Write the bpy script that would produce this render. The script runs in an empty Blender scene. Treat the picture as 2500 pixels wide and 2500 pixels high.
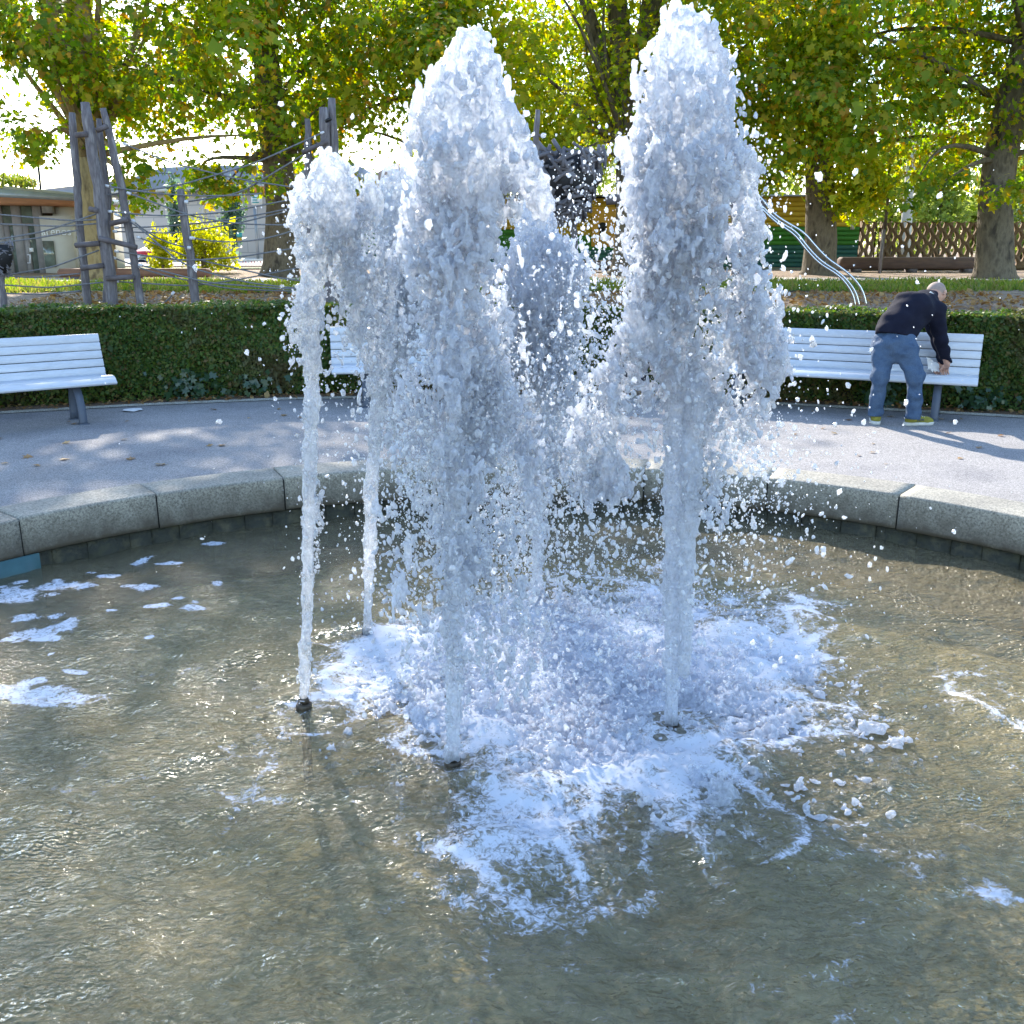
import bpy, math, random
import numpy as np
from mathutils import Vector, Matrix
R = math.radians
SC = bpy.context.scene
COL = SC.collection
random.seed(7); RNG = np.random.default_rng(7)

# ------------------------------------------------------------------ camera, light, exposure
F0 = 2350.0; PIT = math.atan(650/F0); CH = 1.8
cam = bpy.data.cameras.new('camera'); co = bpy.data.objects.new('camera', cam); COL.objects.link(co)
cam.sensor_width = 36; cam.lens = F0/2500*36; cam.clip_end = 2000; cam.clip_start = .05
co.location = (0, 0, CH); co.rotation_euler = (math.pi/2-PIT, 0, 0); SC.camera = co
SUN_AZ, SUN_EL = R(-19), R(30)
w = bpy.data.worlds.new('World'); SC.world = w; w.use_nodes = True
nt = w.node_tree; sky = nt.nodes.new('ShaderNodeTexSky'); sky.sky_type = 'NISHITA'; sky.sun_disc = False
sky.sun_elevation = SUN_EL; sky.sun_rotation = SUN_AZ; sky.air_density = 1.1; sky.dust_density = .5; sky.ozone_density = 2.0
nt.links.new(sky.outputs[0], nt.nodes['Background'].inputs[0]); nt.nodes['Background'].inputs[1].default_value = .15
sl = bpy.data.lights.new('sun', 'SUN'); so = bpy.data.objects.new('sun', sl); COL.objects.link(so)
sv = Vector((math.sin(SUN_AZ)*math.cos(SUN_EL), math.cos(SUN_AZ)*math.cos(SUN_EL), math.sin(SUN_EL)))
so.rotation_euler = sv.to_track_quat('Z', 'Y').to_euler(); so.location = sv*60
sl.energy = 3.3; sl.angle = R(.55); sl.color = (1, .92, .8)
SC.view_settings.view_transform = 'Standard'; SC.view_settings.look = 'None'
SC.view_settings.exposure = 1.9; SC.view_settings.gamma = 1
cy = SC.cycles
cy.max_bounces = 14; cy.diffuse_bounces = 7; cy.glossy_bounces = 3; cy.transmission_bounces = 11; cy.transparent_max_bounces = 20
cy.caustics_reflective = False; cy.caustics_refractive = False; cy.sample_clamp_indirect = 6
cy.use_denoising = True

# ------------------------------------------------------------------ pixel -> place
def ray(px, py):
    a = (px-1250)/F0; b = (py-1250)/F0
    return np.array([a, math.cos(PIT)-b*math.sin(PIT), -math.sin(PIT)-b*math.cos(PIT)])
def P(px, py, z=0.0):
    d = ray(px, py); return np.array([0, 0, CH])+d*(z-CH)/d[2]
def PY(px, py, Y):
    d = ray(px, py); return np.array([0, 0, CH])+d*Y/d[1]
GP = [(-60, 0), (12.3, 0), (13, .12), (17, .80), (20, .84), (24, .87), (28, .93), (33, 1.03), (45, 1.05), (70, 1.1), (900, 1.3)]
def gz(Y): return float(np.interp(Y, [g[0] for g in GP], [g[1] for g in GP]))
ZW = -.235; BC = (0.09, 3.25); BR = 4.2

# ------------------------------------------------------------------ mesh helpers
def mesh_np(name, V, faces_flat, sizes, smooth=False):
    me = bpy.data.meshes.new(name)
    V = np.asarray(V, np.float32); n = len(V)
    me.vertices.add(n); me.vertices.foreach_set('co', V.ravel())
    ff = np.asarray(faces_flat, np.int32); sizes = np.asarray(sizes, np.int32)
    me.loops.add(len(ff)); me.loops.foreach_set('vertex_index', ff)
    me.polygons.add(len(sizes)); st = np.zeros(len(sizes), np.int32); st[1:] = np.cumsum(sizes)[:-1]
    me.polygons.foreach_set('loop_start', st)
    if smooth: me.polygons.foreach_set('use_smooth', np.ones(len(sizes), bool))
    me.update(calc_edges=True); return me
def link(name, me, m, parent=None):
    o = bpy.data.objects.new(name, me); COL.objects.link(o)
    if m is not None: me.materials.append(m)
    if parent is not None: o.parent = parent
    return o
def tag(o, label=None, cat=None, group=None, kind=None):
    if label: o['label'] = label
    if cat: o['category'] = cat
    if group: o['group'] = group
    if kind: o['kind'] = kind
    return o
def empty(name, label, cat, group=None, loc=(0, 0, 0), rz=0):
    o = bpy.data.objects.new(name, None); COL.objects.link(o); o.location = loc; o.rotation_euler = (0, 0, rz)
    return tag(o, label, cat, group)
class MB:
    def __init__(s): s.v = []; s.f = []; s.n = 0
    def add(s, V, Fc):
        b = s.n
        for p in V: s.v.append((float(p[0]), float(p[1]), float(p[2])))
        for q in Fc: s.f.append([b+i for i in q])
        s.n += len(V)
    def box(s, c, d, M=None, bev=0.0):
        hx, hy, hz = d[0]/2, d[1]/2, d[2]/2
        if bev <= 0:
            V = [(x, y, z) for x in (-hx, hx) for y in (-hy, hy) for z in (-hz, hz)]
            Fc = [(0, 1, 3, 2), (4, 6, 7, 5), (0, 4, 5, 1), (2, 3, 7, 6), (0, 2, 6, 4), (1, 5, 7, 3)]
        else:
            b = min(bev, hx*.9, hy*.9, hz*.9); V = []; ring = []
            for z, i in ((-hz, b), (-hz+b, 0), (hz-b, 0), (hz, b)):
                r = [(-hx+b, -hy+i), (hx-b, -hy+i), (hx-i, -hy+b), (hx-i, hy-b), (hx-b, hy-i), (-hx+b, hy-i), (-hx+i, hy-b), (-hx+i, -hy+b)]
                ring.append([len(V)+k for k in range(8)]); V += [(x, y, z) for x, y in r]
            Fc = [ring[0][::-1], ring[3]]
            for a, c2 in zip(ring[:-1], ring[1:]):
                for k in range(8): Fc.append((a[k], a[(k+1) % 8], c2[(k+1) % 8], c2[k]))
        V = [Vector(p) for p in V]
        if M is not None: V = [M @ p for p in V]
        s.add([p+Vector(c) for p in V], Fc)
    def tube(s, pts, rad, n=8, cap=True, jit=0.0, sq=1.0):
        pts = [Vector(p) for p in pts]
        if not hasattr(rad, '__len__'): rad = [rad]*len(pts)
        V = []; up = None
        for i, p in enumerate(pts):
            t = (pts[min(i+1, len(pts)-1)]-pts[max(i-1, 0)]).normalized()
            if up is None:
                up = Vector((0, 0, 1)) if abs(t.z) < .9 else Vector((1, 0, 0))
            a = t.cross(up).normalized(); b = a.cross(t).normalized(); up = b
            for k in range(n):
                th = 2*math.pi*k/n; r = rad[i]*(1+jit*(random.random()-.5))
                V.append(p+a*math.cos(th)*r+b*math.sin(th)*r*sq)
        Fc = []
        for i in range(len(pts)-1):
            for k in range(n): Fc.append((i*n+k, i*n+(k+1) % n, (i+1)*n+(k+1) % n, (i+1)*n+k))
        if cap: Fc.append(list(range(n))[::-1]); Fc.append([(len(pts)-1)*n+k for k in range(n)])
        s.add(V, Fc)
    def poly_extrude(s, pts, ext):
        n = len(pts); ext = Vector(ext); A = [Vector(p) for p in pts]
        s.add(A+[p+ext for p in A], [list(range(n))[::-1], list(range(n, 2*n))]+[(k, (k+1) % n, n+(k+1) % n, n+k) for k in range(n)])
    def build(s, name, m, parent=None, smooth=False):
        ff = [i for q in s.f for i in q]; me = mesh_np(name, s.v, ff, [len(q) for q in s.f], smooth)
        return link(name, me, m, parent)
def local(o):      # put a child built in world coordinates under its parent without moving it
    if o.parent: o.matrix_parent_inverse = o.parent.matrix_world.inverted() if o.parent.type != 'EMPTY' else Matrix.LocRotScale(o.parent.location, o.parent.rotation_euler, None).inverted()
    return o

def bspl(A, n, ax, off):
    m = A.shape[ax]; x = off+np.linspace(0, m-4-1e-6, n, dtype=np.float32)*1.0
    i = np.clip(x.astype(int), 0, m-4); t = (x-i).astype(np.float32)
    sh = [1]*A.ndim; sh[ax] = n; out = 0
    for k, wt in enumerate(((1-t)**3/6, (3*t**3-6*t**2+4)/6, (-3*t**3+3*t**2+3*t+1)/6, t**3/6)):
        out = out+np.take(A, i+k, ax)*wt.reshape(sh)
    return out
def noise3(shape, cell, seed):
    rg = np.random.default_rng(seed)
    if not hasattr(cell, '__len__'): cell = (cell,)*3
    A = rg.standard_normal([max(2, int(math.ceil(s/c)))+4 for s, c in zip(shape, cell)]).astype(np.float32)
    for ax in range(len(shape)): A = bspl(A, shape[ax], ax, 0)
    return A/ (A.std()+1e-6)
def nets(Fd, o, h, name, smooth=True):
    S = Fd > 0
    c = np.zeros(tuple(k-1 for k in Fd.shape), np.uint8)
    for dx in (0, 1):
        for dy in (0, 1):
            for dz in (0, 1):
                c += S[dx:Fd.shape[0]-1+dx, dy:Fd.shape[1]-1+dy, dz:Fd.shape[2]-1+dz]
    mix = (c > 0) & (c < 8); I, J, K = np.nonzero(mix)
    idx = np.full(mix.shape, -1, np.int32); idx[I, J, K] = np.arange(len(I))
    acc = np.zeros((len(I), 3), np.float32); cnt = np.zeros(len(I), np.float32)
    for ax in range(3):
        o1, o2 = [a for a in range(3) if a != ax]
        for a in (0, 1):
            for b in (0, 1):
                p = [0, 0, 0]; p[o1] = a; p[o2] = b; q = list(p); q[ax] = 1
                f0 = Fd[I+p[0], J+p[1], K+p[2]]; f1 = Fd[I+q[0], J+q[1], K+q[2]]
                cr = (f0 > 0) != (f1 > 0); t = np.where(cr, f0/(f0-f1+1e-12), 0)
                for d in range(3):
                    acc[:, d] += np.where(cr, (t if d == ax else p[d]), 0)
                cnt += cr
    V = (np.stack([I, J, K], 1)+acc/np.maximum(cnt, 1)[:, None])*h+np.asarray(o)
    Q = []
    for ax in range(3):
        o1, o2 = (ax+1) % 3, (ax+2) % 3
        sl0 = [slice(None)]*3; sl1 = [slice(None)]*3
        sl0[ax] = slice(0, -1); sl1[ax] = slice(1, None)
        df = S[tuple(sl0)] != S[tuple(sl1)]
        E = np.stack(np.nonzero(df), 1)
        ok = (E[:, o1] > 0) & (E[:, o2] > 0) & (E[:, o1] < Fd.shape[o1]-1) & (E[:, o2] < Fd.shape[o2]-1); E = E[ok]
        s0 = S[E[:, 0], E[:, 1], E[:, 2]]
        qs = []
        for a, b in ((1, 1), (0, 1), (0, 0), (1, 0)):
            G = E.copy(); G[:, o1] -= a; G[:, o2] -= b; qs.append(idx[G[:, 0], G[:, 1], G[:, 2]])
        q = np.stack(qs, 1); q = np.where(s0[:, None], q, q[:, ::-1]); Q.append(q)
    Q = np.concatenate(Q); Q = Q[(Q >= 0).all(1)]
    return mesh_np(name, V, Q.ravel(), np.full(len(Q), 4), smooth)
class Field:
    def __init__(s, lo, hi, h, init=1.0):
        s.o = np.asarray(lo, float); s.h = h
        s.shape = tuple(int(math.ceil((b-a)/h))+1 for a, b in zip(lo, hi))
        s.F = np.full(s.shape, init, np.float32)
        s.ax = [(s.o[d]+np.arange(s.shape[d])*h).astype(np.float32) for d in range(3)]
    def slab(s, p0, p1, pad):
        sl = []
        for d in range(3):
            a = max(0, int((min(p0[d], p1[d])-pad-s.o[d])/s.h)); b = min(s.shape[d], int((max(p0[d], p1[d])+pad-s.o[d])/s.h)+2)
            if b <= a+1: return None
            sl.append(slice(a, b))
        return tuple(sl)
    def seg(s, sl, p0, p1, r0, r1, sc=(1, 1, 1)):
        x = s.ax[0][sl[0]][:, None, None]; y = s.ax[1][sl[1]][None, :, None]; z = s.ax[2][sl[2]][None, None, :]
        d = np.asarray(p1, float)-np.asarray(p0, float); L = float(d@d)+1e-9
        t = np.clip(((x-p0[0])*d[0]+(y-p0[1])*d[1]+(z-p0[2])*d[2])/L, 0, 1)
        ds = np.sqrt(((x-p0[0]-t*d[0])/sc[0])**2+((y-p0[1]-t*d[1])/sc[1])**2+((z-p0[2]-t*d[2])/sc[2])**2)
        return ds, r0+(r1-r0)*t
    def cap(s, p0, p1, r0, r1=None, k=.03, sc=(1, 1, 1)):          # F holds a distance; smooth union
        r1 = r0 if r1 is None else r1
        sl = s.slab(p0, p1, max(r0, r1)*max(sc)+4*k+.03)
        if sl is None: return
        ds, r = s.seg(sl, p0, p1, r0, r1, sc); d = ds-r; A = s.F[sl]
        hh = np.clip(.5+.5*(A-d)/k, 0, 1); s.F[sl] = A*(1-hh)+d*hh-k*hh*(1-hh)
    def mesh(s, name): return nets(-s.F, s.o, s.h, name)

# ------------------------------------------------------------------ materials
class MT:
    def __init__(s, name):
        s.m = bpy.data.materials.new(name); s.m.use_nodes = True; s.t = s.m.node_tree
        s.out = s.t.nodes['Material Output']; s.b = s.t.nodes['Principled BSDF']
    def n(s, ty, **kw):
        nd = s.t.nodes.new('ShaderNode'+ty)
        for k, v in kw.items():
            if k.startswith('_'): setattr(nd, k[1:], v)
            else:
                nd.inputs[k.replace('__', ' ')].default_value = v
        return nd
    def l(s, a, b): s.t.links.new(a, b); return s
    def coord(s, kind='Object', scale=(1, 1, 1)):
        tc = s.n('TexCoord'); mp = s.n('Mapping'); mp.inputs['Scale'].default_value = scale
        s.l(tc.outputs[kind], mp.inputs[0]); return mp.outputs[0]
    def noise(s, vec, scale, detail=4, rough=.55, dist=0):
        nd = s.n('TexNoise', Scale=scale, Detail=detail, Roughness=rough, Distortion=dist); s.l(vec, nd.inputs['Vector']); return nd.outputs['Fac']
    def ramp(s, fac, stops):
        r = s.n('ValToRGB'); e = r.color_ramp.elements
        while len(e) < len(stops): e.new(.5)
        for el, (p, c) in zip(e, stops): el.position = p; el.color = (*c, 1) if len(c) == 3 else c
        s.l(fac, r.inputs[0]); return r.outputs[0]
    def mixc(s, fac, a, b, mode='MIX'):
        m = s.n('Mix', _data_type='RGBA', _blend_type=mode)
        for v, i in ((fac, 0), (a, 6), (b, 7)):
            if hasattr(v, 'default_value') or hasattr(v, 'is_linked'): s.l(v, m.inputs[i])
            elif i == 0: m.inputs[0].default_value = v
            else: m.inputs[i].default_value = (*v, 1)
        return m.outputs[2]
    def bump(s, h, strength, dist, to=None):
        b = s.n('Bump', Strength=strength, Distance=dist); s.l(h, b.inputs['Height'])
        for x in (to or [s.b]): s.l(b.outputs[0], x.inputs['Normal'])
        return b.outputs[0]
def mat(name, c1, c2=None, scale=6, rough=.7, c3=None, bump=0, bscale=None, bdist=.01, stretch=(1, 1, 1), metal=0, spec=.4, detail=5, fine=None):
    M = MT(name); M.b.inputs['Roughness'].default_value = rough; M.b.inputs['Metallic'].default_value = metal
    M.b.inputs['Specular IOR Level'].default_value = spec
    c2 = c2 or tuple(x*.8 for x in c1); v = M.coord(scale=stretch)
    n = M.noise(v, scale, detail)
    st = [(.35, c1), (.65, c2)] if c3 is None else [(.32, c1), (.5, c2), (.68, c3)]
    c = M.ramp(n, st)
    if fine:   # speckle: (scale, amount)
        n2 = M.noise(v, fine[0], 2, .7); g = M.ramp(n2, [(.38, (1-fine[1],)*3), (.62, (1+fine[1],)*3)]); c = M.mixc(1.0, c, g, 'MULTIPLY')
    M.l(c, M.b.inputs['Base Color'])
    if bump: M.bump(M.noise(v, bscale or scale*4, 5, .65), bump, bdist)
    return M.m
def leafmat(name, cols, trans=.5, rough=.5, gloss=.3, patch=None):
    M = MT(name); g = M.n('NewGeometry'); c = M.ramp(g.outputs['Random Per Island'], [(i/(len(cols)-1), k) for i, k in enumerate(cols)])
    v = M.coord(); n = M.noise(v, .55, 3); br = M.ramp(n, [(.35, (.8, .86, .8)), (.65, (1.15, 1.1, 1.0))]); c = M.mixc(1.0, c, br, 'MULTIPLY')
    if patch: pf = M.ramp(M.noise(v, 1.1, 5, .7), [(.50, (0, 0, 0)), (.66, (.75,)*3)]); c = M.mixc(pf, c, patch)
    M.l(c, M.b.inputs['Base Color']); M.b.inputs['Roughness'].default_value = rough; M.b.inputs['Specular IOR Level'].default_value = gloss
    tr = M.n('BsdfTranslucent'); hs = M.n('HueSaturation', Saturation=1.15, Value=3.4, Hue=.488); M.l(c, hs.inputs['Color']); M.l(hs.outputs[0], tr.inputs[0])
    mx = M.n('MixShader', Fac=trans); M.l(M.b.outputs[0], mx.inputs[1]); M.l(tr.outputs[0], mx.inputs[2]); M.l(mx.outputs[0], M.out.inputs[0])
    return M.m

M_asphalt = mat('asphalt', (.21, .20, .20), (.275, .26, .25), 1.1, .9, c3=(.24, .225, .215), bump=.5, bscale=160, bdist=.004, fine=(110, .42), spec=.25)
M_granite = mat('granite', (.33, .32, .28), (.25, .24, .21), 3, .75, bump=.4, bscale=120, bdist=.004, fine=(95, .45))
M_granite2 = mat('granite_damp', (.19, .18, .15), (.13, .12, .09), 5, .7, bump=.5, bscale=60, bdist=.006, fine=(70, .4))
M_wallst = mat('mossy_stone', (.050, .048, .024), (.03, .03, .02), 9, .6, c3=(.085, .075, .04), bump=.8, bscale=30, bdist=.02)
M_joint = mat('joint', (.03, .03, .028), None, 20, .9)
M_soil = mat('soil', (.12, .075, .045), (.19, .13, .085), 9, .95, bump=.7, bscale=40, bdist=.03, fine=(60, .4))
M_mulch = mat('mulch', (.20, .135, .09), (.30, .22, .16), 3, .95, bump=.8, bscale=30, bdist=.04, fine=(22, .45))
M_grassm = mat('grass_ground', (.06, .10, .02), (.12, .15, .035), 1.1, .9, bump=.8, bscale=30, bdist=.05, fine=(18, .4))
M_pale = mat('pale_gravel', (.5, .45, .38), (.42, .37, .31), 2, .95, fine=(40, .15))
M_white = mat('white_paint', (.58, .60, .64), (.50, .52, .56), 2.2, .42, spec=.5, c3=(.55, .57, .61), stretch=(1, 6, 6), detail=8, fine=(14, .05), bump=.15, bscale=30, bdist=.003)
M_steel = mat('slate_painted_steel', (.085, .10, .135), (.07, .085, .115), 8, .5, bump=.15, bscale=40, bdist=.003)
M_greywood = mat('grey_weathered_wood', (.20, .18, .185), (.12, .105, .11), 5, .85, c3=(.27, .25, .25), bump=.7, bscale=18, bdist=.02, stretch=(3, 3, .5))
M_darkwood = mat('dark_weathered_wood', (.085, .07, .07), (.14, .12, .125), 8, .85, bump=.5, bscale=25, bdist=.01)
M_stick = mat('grey_sticks', (.10, .095, .11), (.20, .19, .21), 2.2, .85, bump=.4, bscale=25, bdist=.01)
M_logr = mat('red_brown_timber', (.22, .105, .06), (.15, .07, .045), 4, .8, bump=.4, bscale=16, bdist=.02, stretch=(.6, 3, 3))
M_logd = mat('dark_brown_timber', (.11, .065, .048), (.07, .042, .034), 4, .8, bump=.4, bscale=16, bdist=.02, stretch=(.6, 3, 3))
M_rope = mat('rope', (.19, .19, .2), (.12, .12, .13), 30, .8)
M_ferr = mat('ferrule', (.65, .65, .68), None, 30, .35)
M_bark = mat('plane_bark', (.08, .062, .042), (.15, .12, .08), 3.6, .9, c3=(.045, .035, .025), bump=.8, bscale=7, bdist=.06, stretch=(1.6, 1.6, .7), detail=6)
M_bark_sunlit = mat('plane_bark_sunlit', (.24, .155, .06), (.32, .23, .11), 2.6, .9, c3=(.13, .085, .04), bump=.8, bscale=7, bdist=.05, stretch=(1.6, 1.6, .7), detail=6)  # golden sunlight put into the bark colour of the leftmost trunk
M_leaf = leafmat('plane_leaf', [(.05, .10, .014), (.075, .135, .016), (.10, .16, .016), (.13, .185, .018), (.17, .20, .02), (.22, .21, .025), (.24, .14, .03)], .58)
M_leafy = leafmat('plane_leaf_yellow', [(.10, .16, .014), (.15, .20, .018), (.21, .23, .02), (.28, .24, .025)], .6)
M_hedge = leafmat('hedge_leaf', [(.022, .05, .012), (.035, .075, .014), (.05, .10, .016), (.085, .12, .02), (.10, .07, .025)], .25, .55, .3, (.085, .062, .03))
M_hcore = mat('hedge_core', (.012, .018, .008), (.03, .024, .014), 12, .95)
M_shrub = leafmat('shrub_leaf', [(.16, .20, .02), (.24, .26, .03), (.32, .30, .04)], .5)
M_shrub2 = leafmat('olive_leaf', [(.12, .15, .08), (.2, .22, .14), (.3, .31, .24)], .35)
M_conif = leafmat('conifer_leaf', [(.08, .13, .10), (.13, .18, .14)], .3)
M_far = leafmat('far_leaf', [(.10, .15, .04), (.16, .20, .05), (.22, .25, .08)], .5)
M_ivy = leafmat('ivy_leaf', [(.02, .05, .025), (.03, .07, .03)], .1, .35, .6)
M_dry = leafmat('fallen_leaf', [(.16, .08, .03), (.26, .15, .06), (.32, .22, .10), (.12, .06, .03)], .2)
M_grass = leafmat('grass_blade', [(.06, .11, .015), (.10, .15, .02), (.17, .19, .04), (.16, .13, .05)], .35)
M_glass = mat('window_glass', (.07, .085, .07), (.20, .24, .20), 1.6, .08, spec=.9)  # grey-green mottling paints reflected trees into the panes
M_orange = mat('orange_soffit', (.50, .24, .13), None, 3, .7)
M_zinc = mat('zinc_fascia', (.33, .35, .37), (.28, .30, .33), 4, .45, metal=.4)
M_frame = mat('grey_brown_frame', (.26, .24, .23), None, 5, .5)
M_cream = mat('cream_wall', (.52, .49, .42), (.46, .43, .37), 2, .85)
M_stone = MT('sandstone_blocks')
v = M_stone.coord(); bk = M_stone.n('TexBrick', Scale=1.0, Mortar__Size=.03); bk.inputs['Color1'].default_value = (.55, .46, .38, 1); bk.inputs['Color2'].default_value = (.47, .39, .33, 1); bk.inputs['Mortar'].default_value = (.36, .31, .27, 1)
bk.inputs['Brick Width'].default_value = 1.6; bk.inputs['Row Height'].default_value = .7
mp = M_stone.n('Mapping'); mp.inputs['Rotation'].default_value = (R(90), 0, 0); M_stone.l(v, mp.inputs[0]); M_stone.l(mp.outputs[0], bk.inputs[0]); M_stone.l(bk.outputs[0], M_stone.b.inputs[0]); M_stone.b.inputs['Roughness'].default_value = .9
M_stone = M_stone.m
M_roofg = mat('grey_sheet_roof', (.24, .25, .28), (.21, .22, .25), .5, .6)
M_rooft = mat('brown_tiled_roof', (.30, .22, .18), (.25, .18, .15), 4, .9, bump=.5, bscale=12, bdist=.05)
M_yel = mat('ochre_boards', (.48, .31, .02), (.42, .27, .02), 2, .65)
M_gre = mat('green_boards', (.045, .20, .02), (.035, .16, .018), 2, .65)
M_tea = mat('teal_boards', (.03, .12, .10), (.02, .10, .10), 2, .65)
M_ora = mat('orange_panel', (.62, .33, .05), None, 2, .6)
M_brick_y = mat('brown_block_fence', (.15, .095, .05), (.11, .07, .04), 5, .9, bump=.4, bscale=30, bdist=.01)
M_steelp = mat('polished_steel', (.62, .65, .70), None, 5, .22, metal=1)
M_blk = mat('black', (.012, .012, .014), None, 5, .6)
M_navyplastic = mat('navy_metal', (.018, .02, .05), None, 5, .45)
M_red = mat('red_paint', (.60, .03, .04), None, 5, .4)
M_sign = mat('white_sign', (.75, .75, .74), None, 5, .5)
M_signo = mat('orange_sign', (.75, .22, .05), None, 5, .5)
M_signt = mat('teal_sign', (.05, .35, .35), None, 5, .5)
M_skin = mat('skin', (.50, .29, .21), (.45, .25, .18), 12, .55)
M_navy = mat('navy_cloth', (.007, .008, .018), (.011, .012, .024), 8, .9, spec=.15, bump=.3, bscale=10, bdist=.02)
M_denim = mat('denim', (.030, .058, .115), (.05, .09, .16), 9, .85, c3=(.06, .10, .17), bump=.6, bscale=16, bdist=.03, fine=(120, .12))
M_shoe = mat('olive_shoe', (.26, .24, .03), (.20, .18, .025), 20, .7, bump=.3, bscale=60, bdist=.004)
M_sole = mat('off_white_sole', (.62, .60, .55), None, 20, .6)
M_paper = mat('paper', (.82, .80, .78), None, 9, .8)
M_hairg = mat('shaved_grey_hair', (.33, .24, .20), (.26, .20, .17), 40, .8)
M_brass = mat('tarnished_brass', (.10, .075, .05), (.06, .05, .04), 30, .45, metal=.6)
M_bluepl = mat('blue_green_metal', (.05, .13, .14), (.035, .09, .10), 6, .4)

# --- water materials
def water_body(name, aer_lo, aer_hi, scale=14, tint=(.80, .88, 1.0), clear=.5, bump=.8):
    M = MT(name); v = M.coord(); 
    n = M.noise(M.coord(scale=(1, 1, .6)), scale, 5, .7); aer = M.ramp(n, [(.35, (aer_lo,)*3), (.62, (aer_hi,)*3)])
    g = M.n('BsdfGlass', IOR=1.33, Roughness=.03); g.inputs['Color'].default_value = (.97, .985, 1, 1)
    d = M.n('BsdfDiffuse'); d.inputs['Color'].default_value = (*tint, 1); tl = M.n('BsdfTranslucent'); tl.inputs['Color'].default_value = (*tint, 1)
    m1 = M.n('MixShader', Fac=.62); M.l(d.outputs[0], m1.inputs[1]); M.l(tl.outputs[0], m1.inputs[2])
    tp_ = M.n('BsdfTransparent'); tp_.inputs[0].default_value = (.97, .985, 1, 1); mg = M.n('MixShader', Fac=clear); M.l(g.outputs[0], mg.inputs[1]); M.l(tp_.outputs[0], mg.inputs[2])
    m2 = M.n('MixShader'); M.l(aer, m2.inputs[0]); M.l(mg.outputs[0], m2.inputs[1]); M.l(m1.outputs[0], m2.inputs[2])
    gl = M.n('BsdfGlossy', Roughness=.18); fr = M.n('Fresnel', IOR=1.33)
    ge = M.n('NewGeometry'); fm = M.n('Math', _operation='SUBTRACT'); fm.use_clamp = True; M.l(fr.outputs[0], fm.inputs[0]); M.l(ge.outputs['Backfacing'], fm.inputs[1])
    m3 = M.n('MixShader'); M.l(fm.outputs[0], m3.inputs[0]); M.l(m2.outputs[0], m3.inputs[1]); M.l(gl.outputs[0], m3.inputs[2]); M.l(m3.outputs[0], M.out.inputs[0])
    M.bump(M.noise(v, 105, 1.5, .6), bump, .018, [g, d, gl]); return M.m
M_jet = water_body('white_jet_water', .34, .92, 16, (.84, .87, .94), .5, 1.0)
M_jetc = water_body('clear_jet_water', .12, .68, 20, (.86, .89, .95), .5, 1.0)
M_drop = water_body('drop_water', .3, .8, 30, (.92, .94, .98), .72, .5)
M_foam = water_body('splash_foam_water', .5, .95, 30, (.82, .84, .90), .6, .6)
def water_surface():
    M = MT('basin_water'); v = M.coord()
    fr = M.n('Fresnel', IOR=1.36); tr = M.n('BsdfTransparent'); tr.inputs[0].default_value = (.93, .92, .82, 1)
    gl = M.n('BsdfGlossy', Roughness=.15)
    murk = M.n('BsdfDiffuse'); murk.inputs[0].default_value = (.40, .34, .20, 1)
    m0 = M.n('MixShader', Fac=.32); M.l(tr.outputs[0], m0.inputs[1]); M.l(murk.outputs[0], m0.inputs[2])
    m = M.n('MixShader'); M.l(fr.outputs[0], m.inputs[0]); M.l(m0.outputs[0], m.inputs[1]); M.l(gl.outputs[0], m.inputs[2])
    # white foam film: the mesh says where, fine noise makes it lacy
    at = M.n('Attribute', _attribute_name='foam'); n3 = M.noise(v, 34, 6, .75, 1.0)
    a1 = M.n('Math', _operation='MULTIPLY_ADD'); M.l(n3, a1.inputs[0]); a1.inputs[1].default_value = 1.6; M.l(at.outputs['Fac'], a1.inputs[2])
    fo = M.ramp(a1.outputs[0], [(.0, (0, 0, 0)), (1, (1, 1, 1))]); mr = M.n('MapRange'); M.l(a1.outputs[0], mr.inputs[0]); mr.inputs[1].default_value = 1.22; mr.inputs[2].default_value = 1.5
    fd = M.n('BsdfDiffuse'); fd.inputs[0].default_value = (.55, .57, .62, 1)
    m9 = M.n('MixShader'); M.l(mr.outputs[0], m9.inputs[0]); M.l(m.outputs[0], m9.inputs[1]); M.l(fd.outputs[0], m9.inputs[2]); M.l(m9.outputs[0], M.out.inputs[0])
    n1 = M.noise(M.coord(scale=(1, 1.7, 1)), 17, 3.2, .55, 1.0); n2 = M.noise(M.coord(scale=(1, 1.4, 1)), 55, 0, .5)
    mm = M.n('Math', _operation='MULTIPLY_ADD'); M.l(n2, mm.inputs[0]); M.l(M.ramp(M.noise(v, 2.3, 3), [(.42, (.10,)*3), (.62, (.6,)*3)]), mm.inputs[1]); M.l(n1, mm.inputs[2])
    b = M.n('Bump', Strength=1.0, Distance=.042); M.l(mm.outputs[0], b.inputs['Height'])
    M.l(b.outputs[0], fr.inputs['Normal']); M.l(b.outputs[0], gl.inputs['Normal']); M.l(b.outputs[0], murk.inputs['Normal']); return M.m
M_water = water_surface()
def bed_mat():
    M = MT('algae_bed'); v = M.coord(); n = M.noise(v, 2.2, 6, .65, 1.2)
    c = M.ramp(n, [(.3, (.22, .205, .115)), (.5, (.42, .37, .21)), (.7, (.64, .52, .29))]); n2 = M.noise(v, 9, 5, .7, 1.5)
    g = M.ramp(n2, [(.35, (.55, .55, .5)), (.65, (1.35, 1.3, 1.2))]); M.l(M.mixc(1.0, c, g, 'MULTIPLY'), M.b.inputs[0]); M.b.inputs['Roughness'].default_value = .95; return M.m
M_bed = bed_mat()

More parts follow.
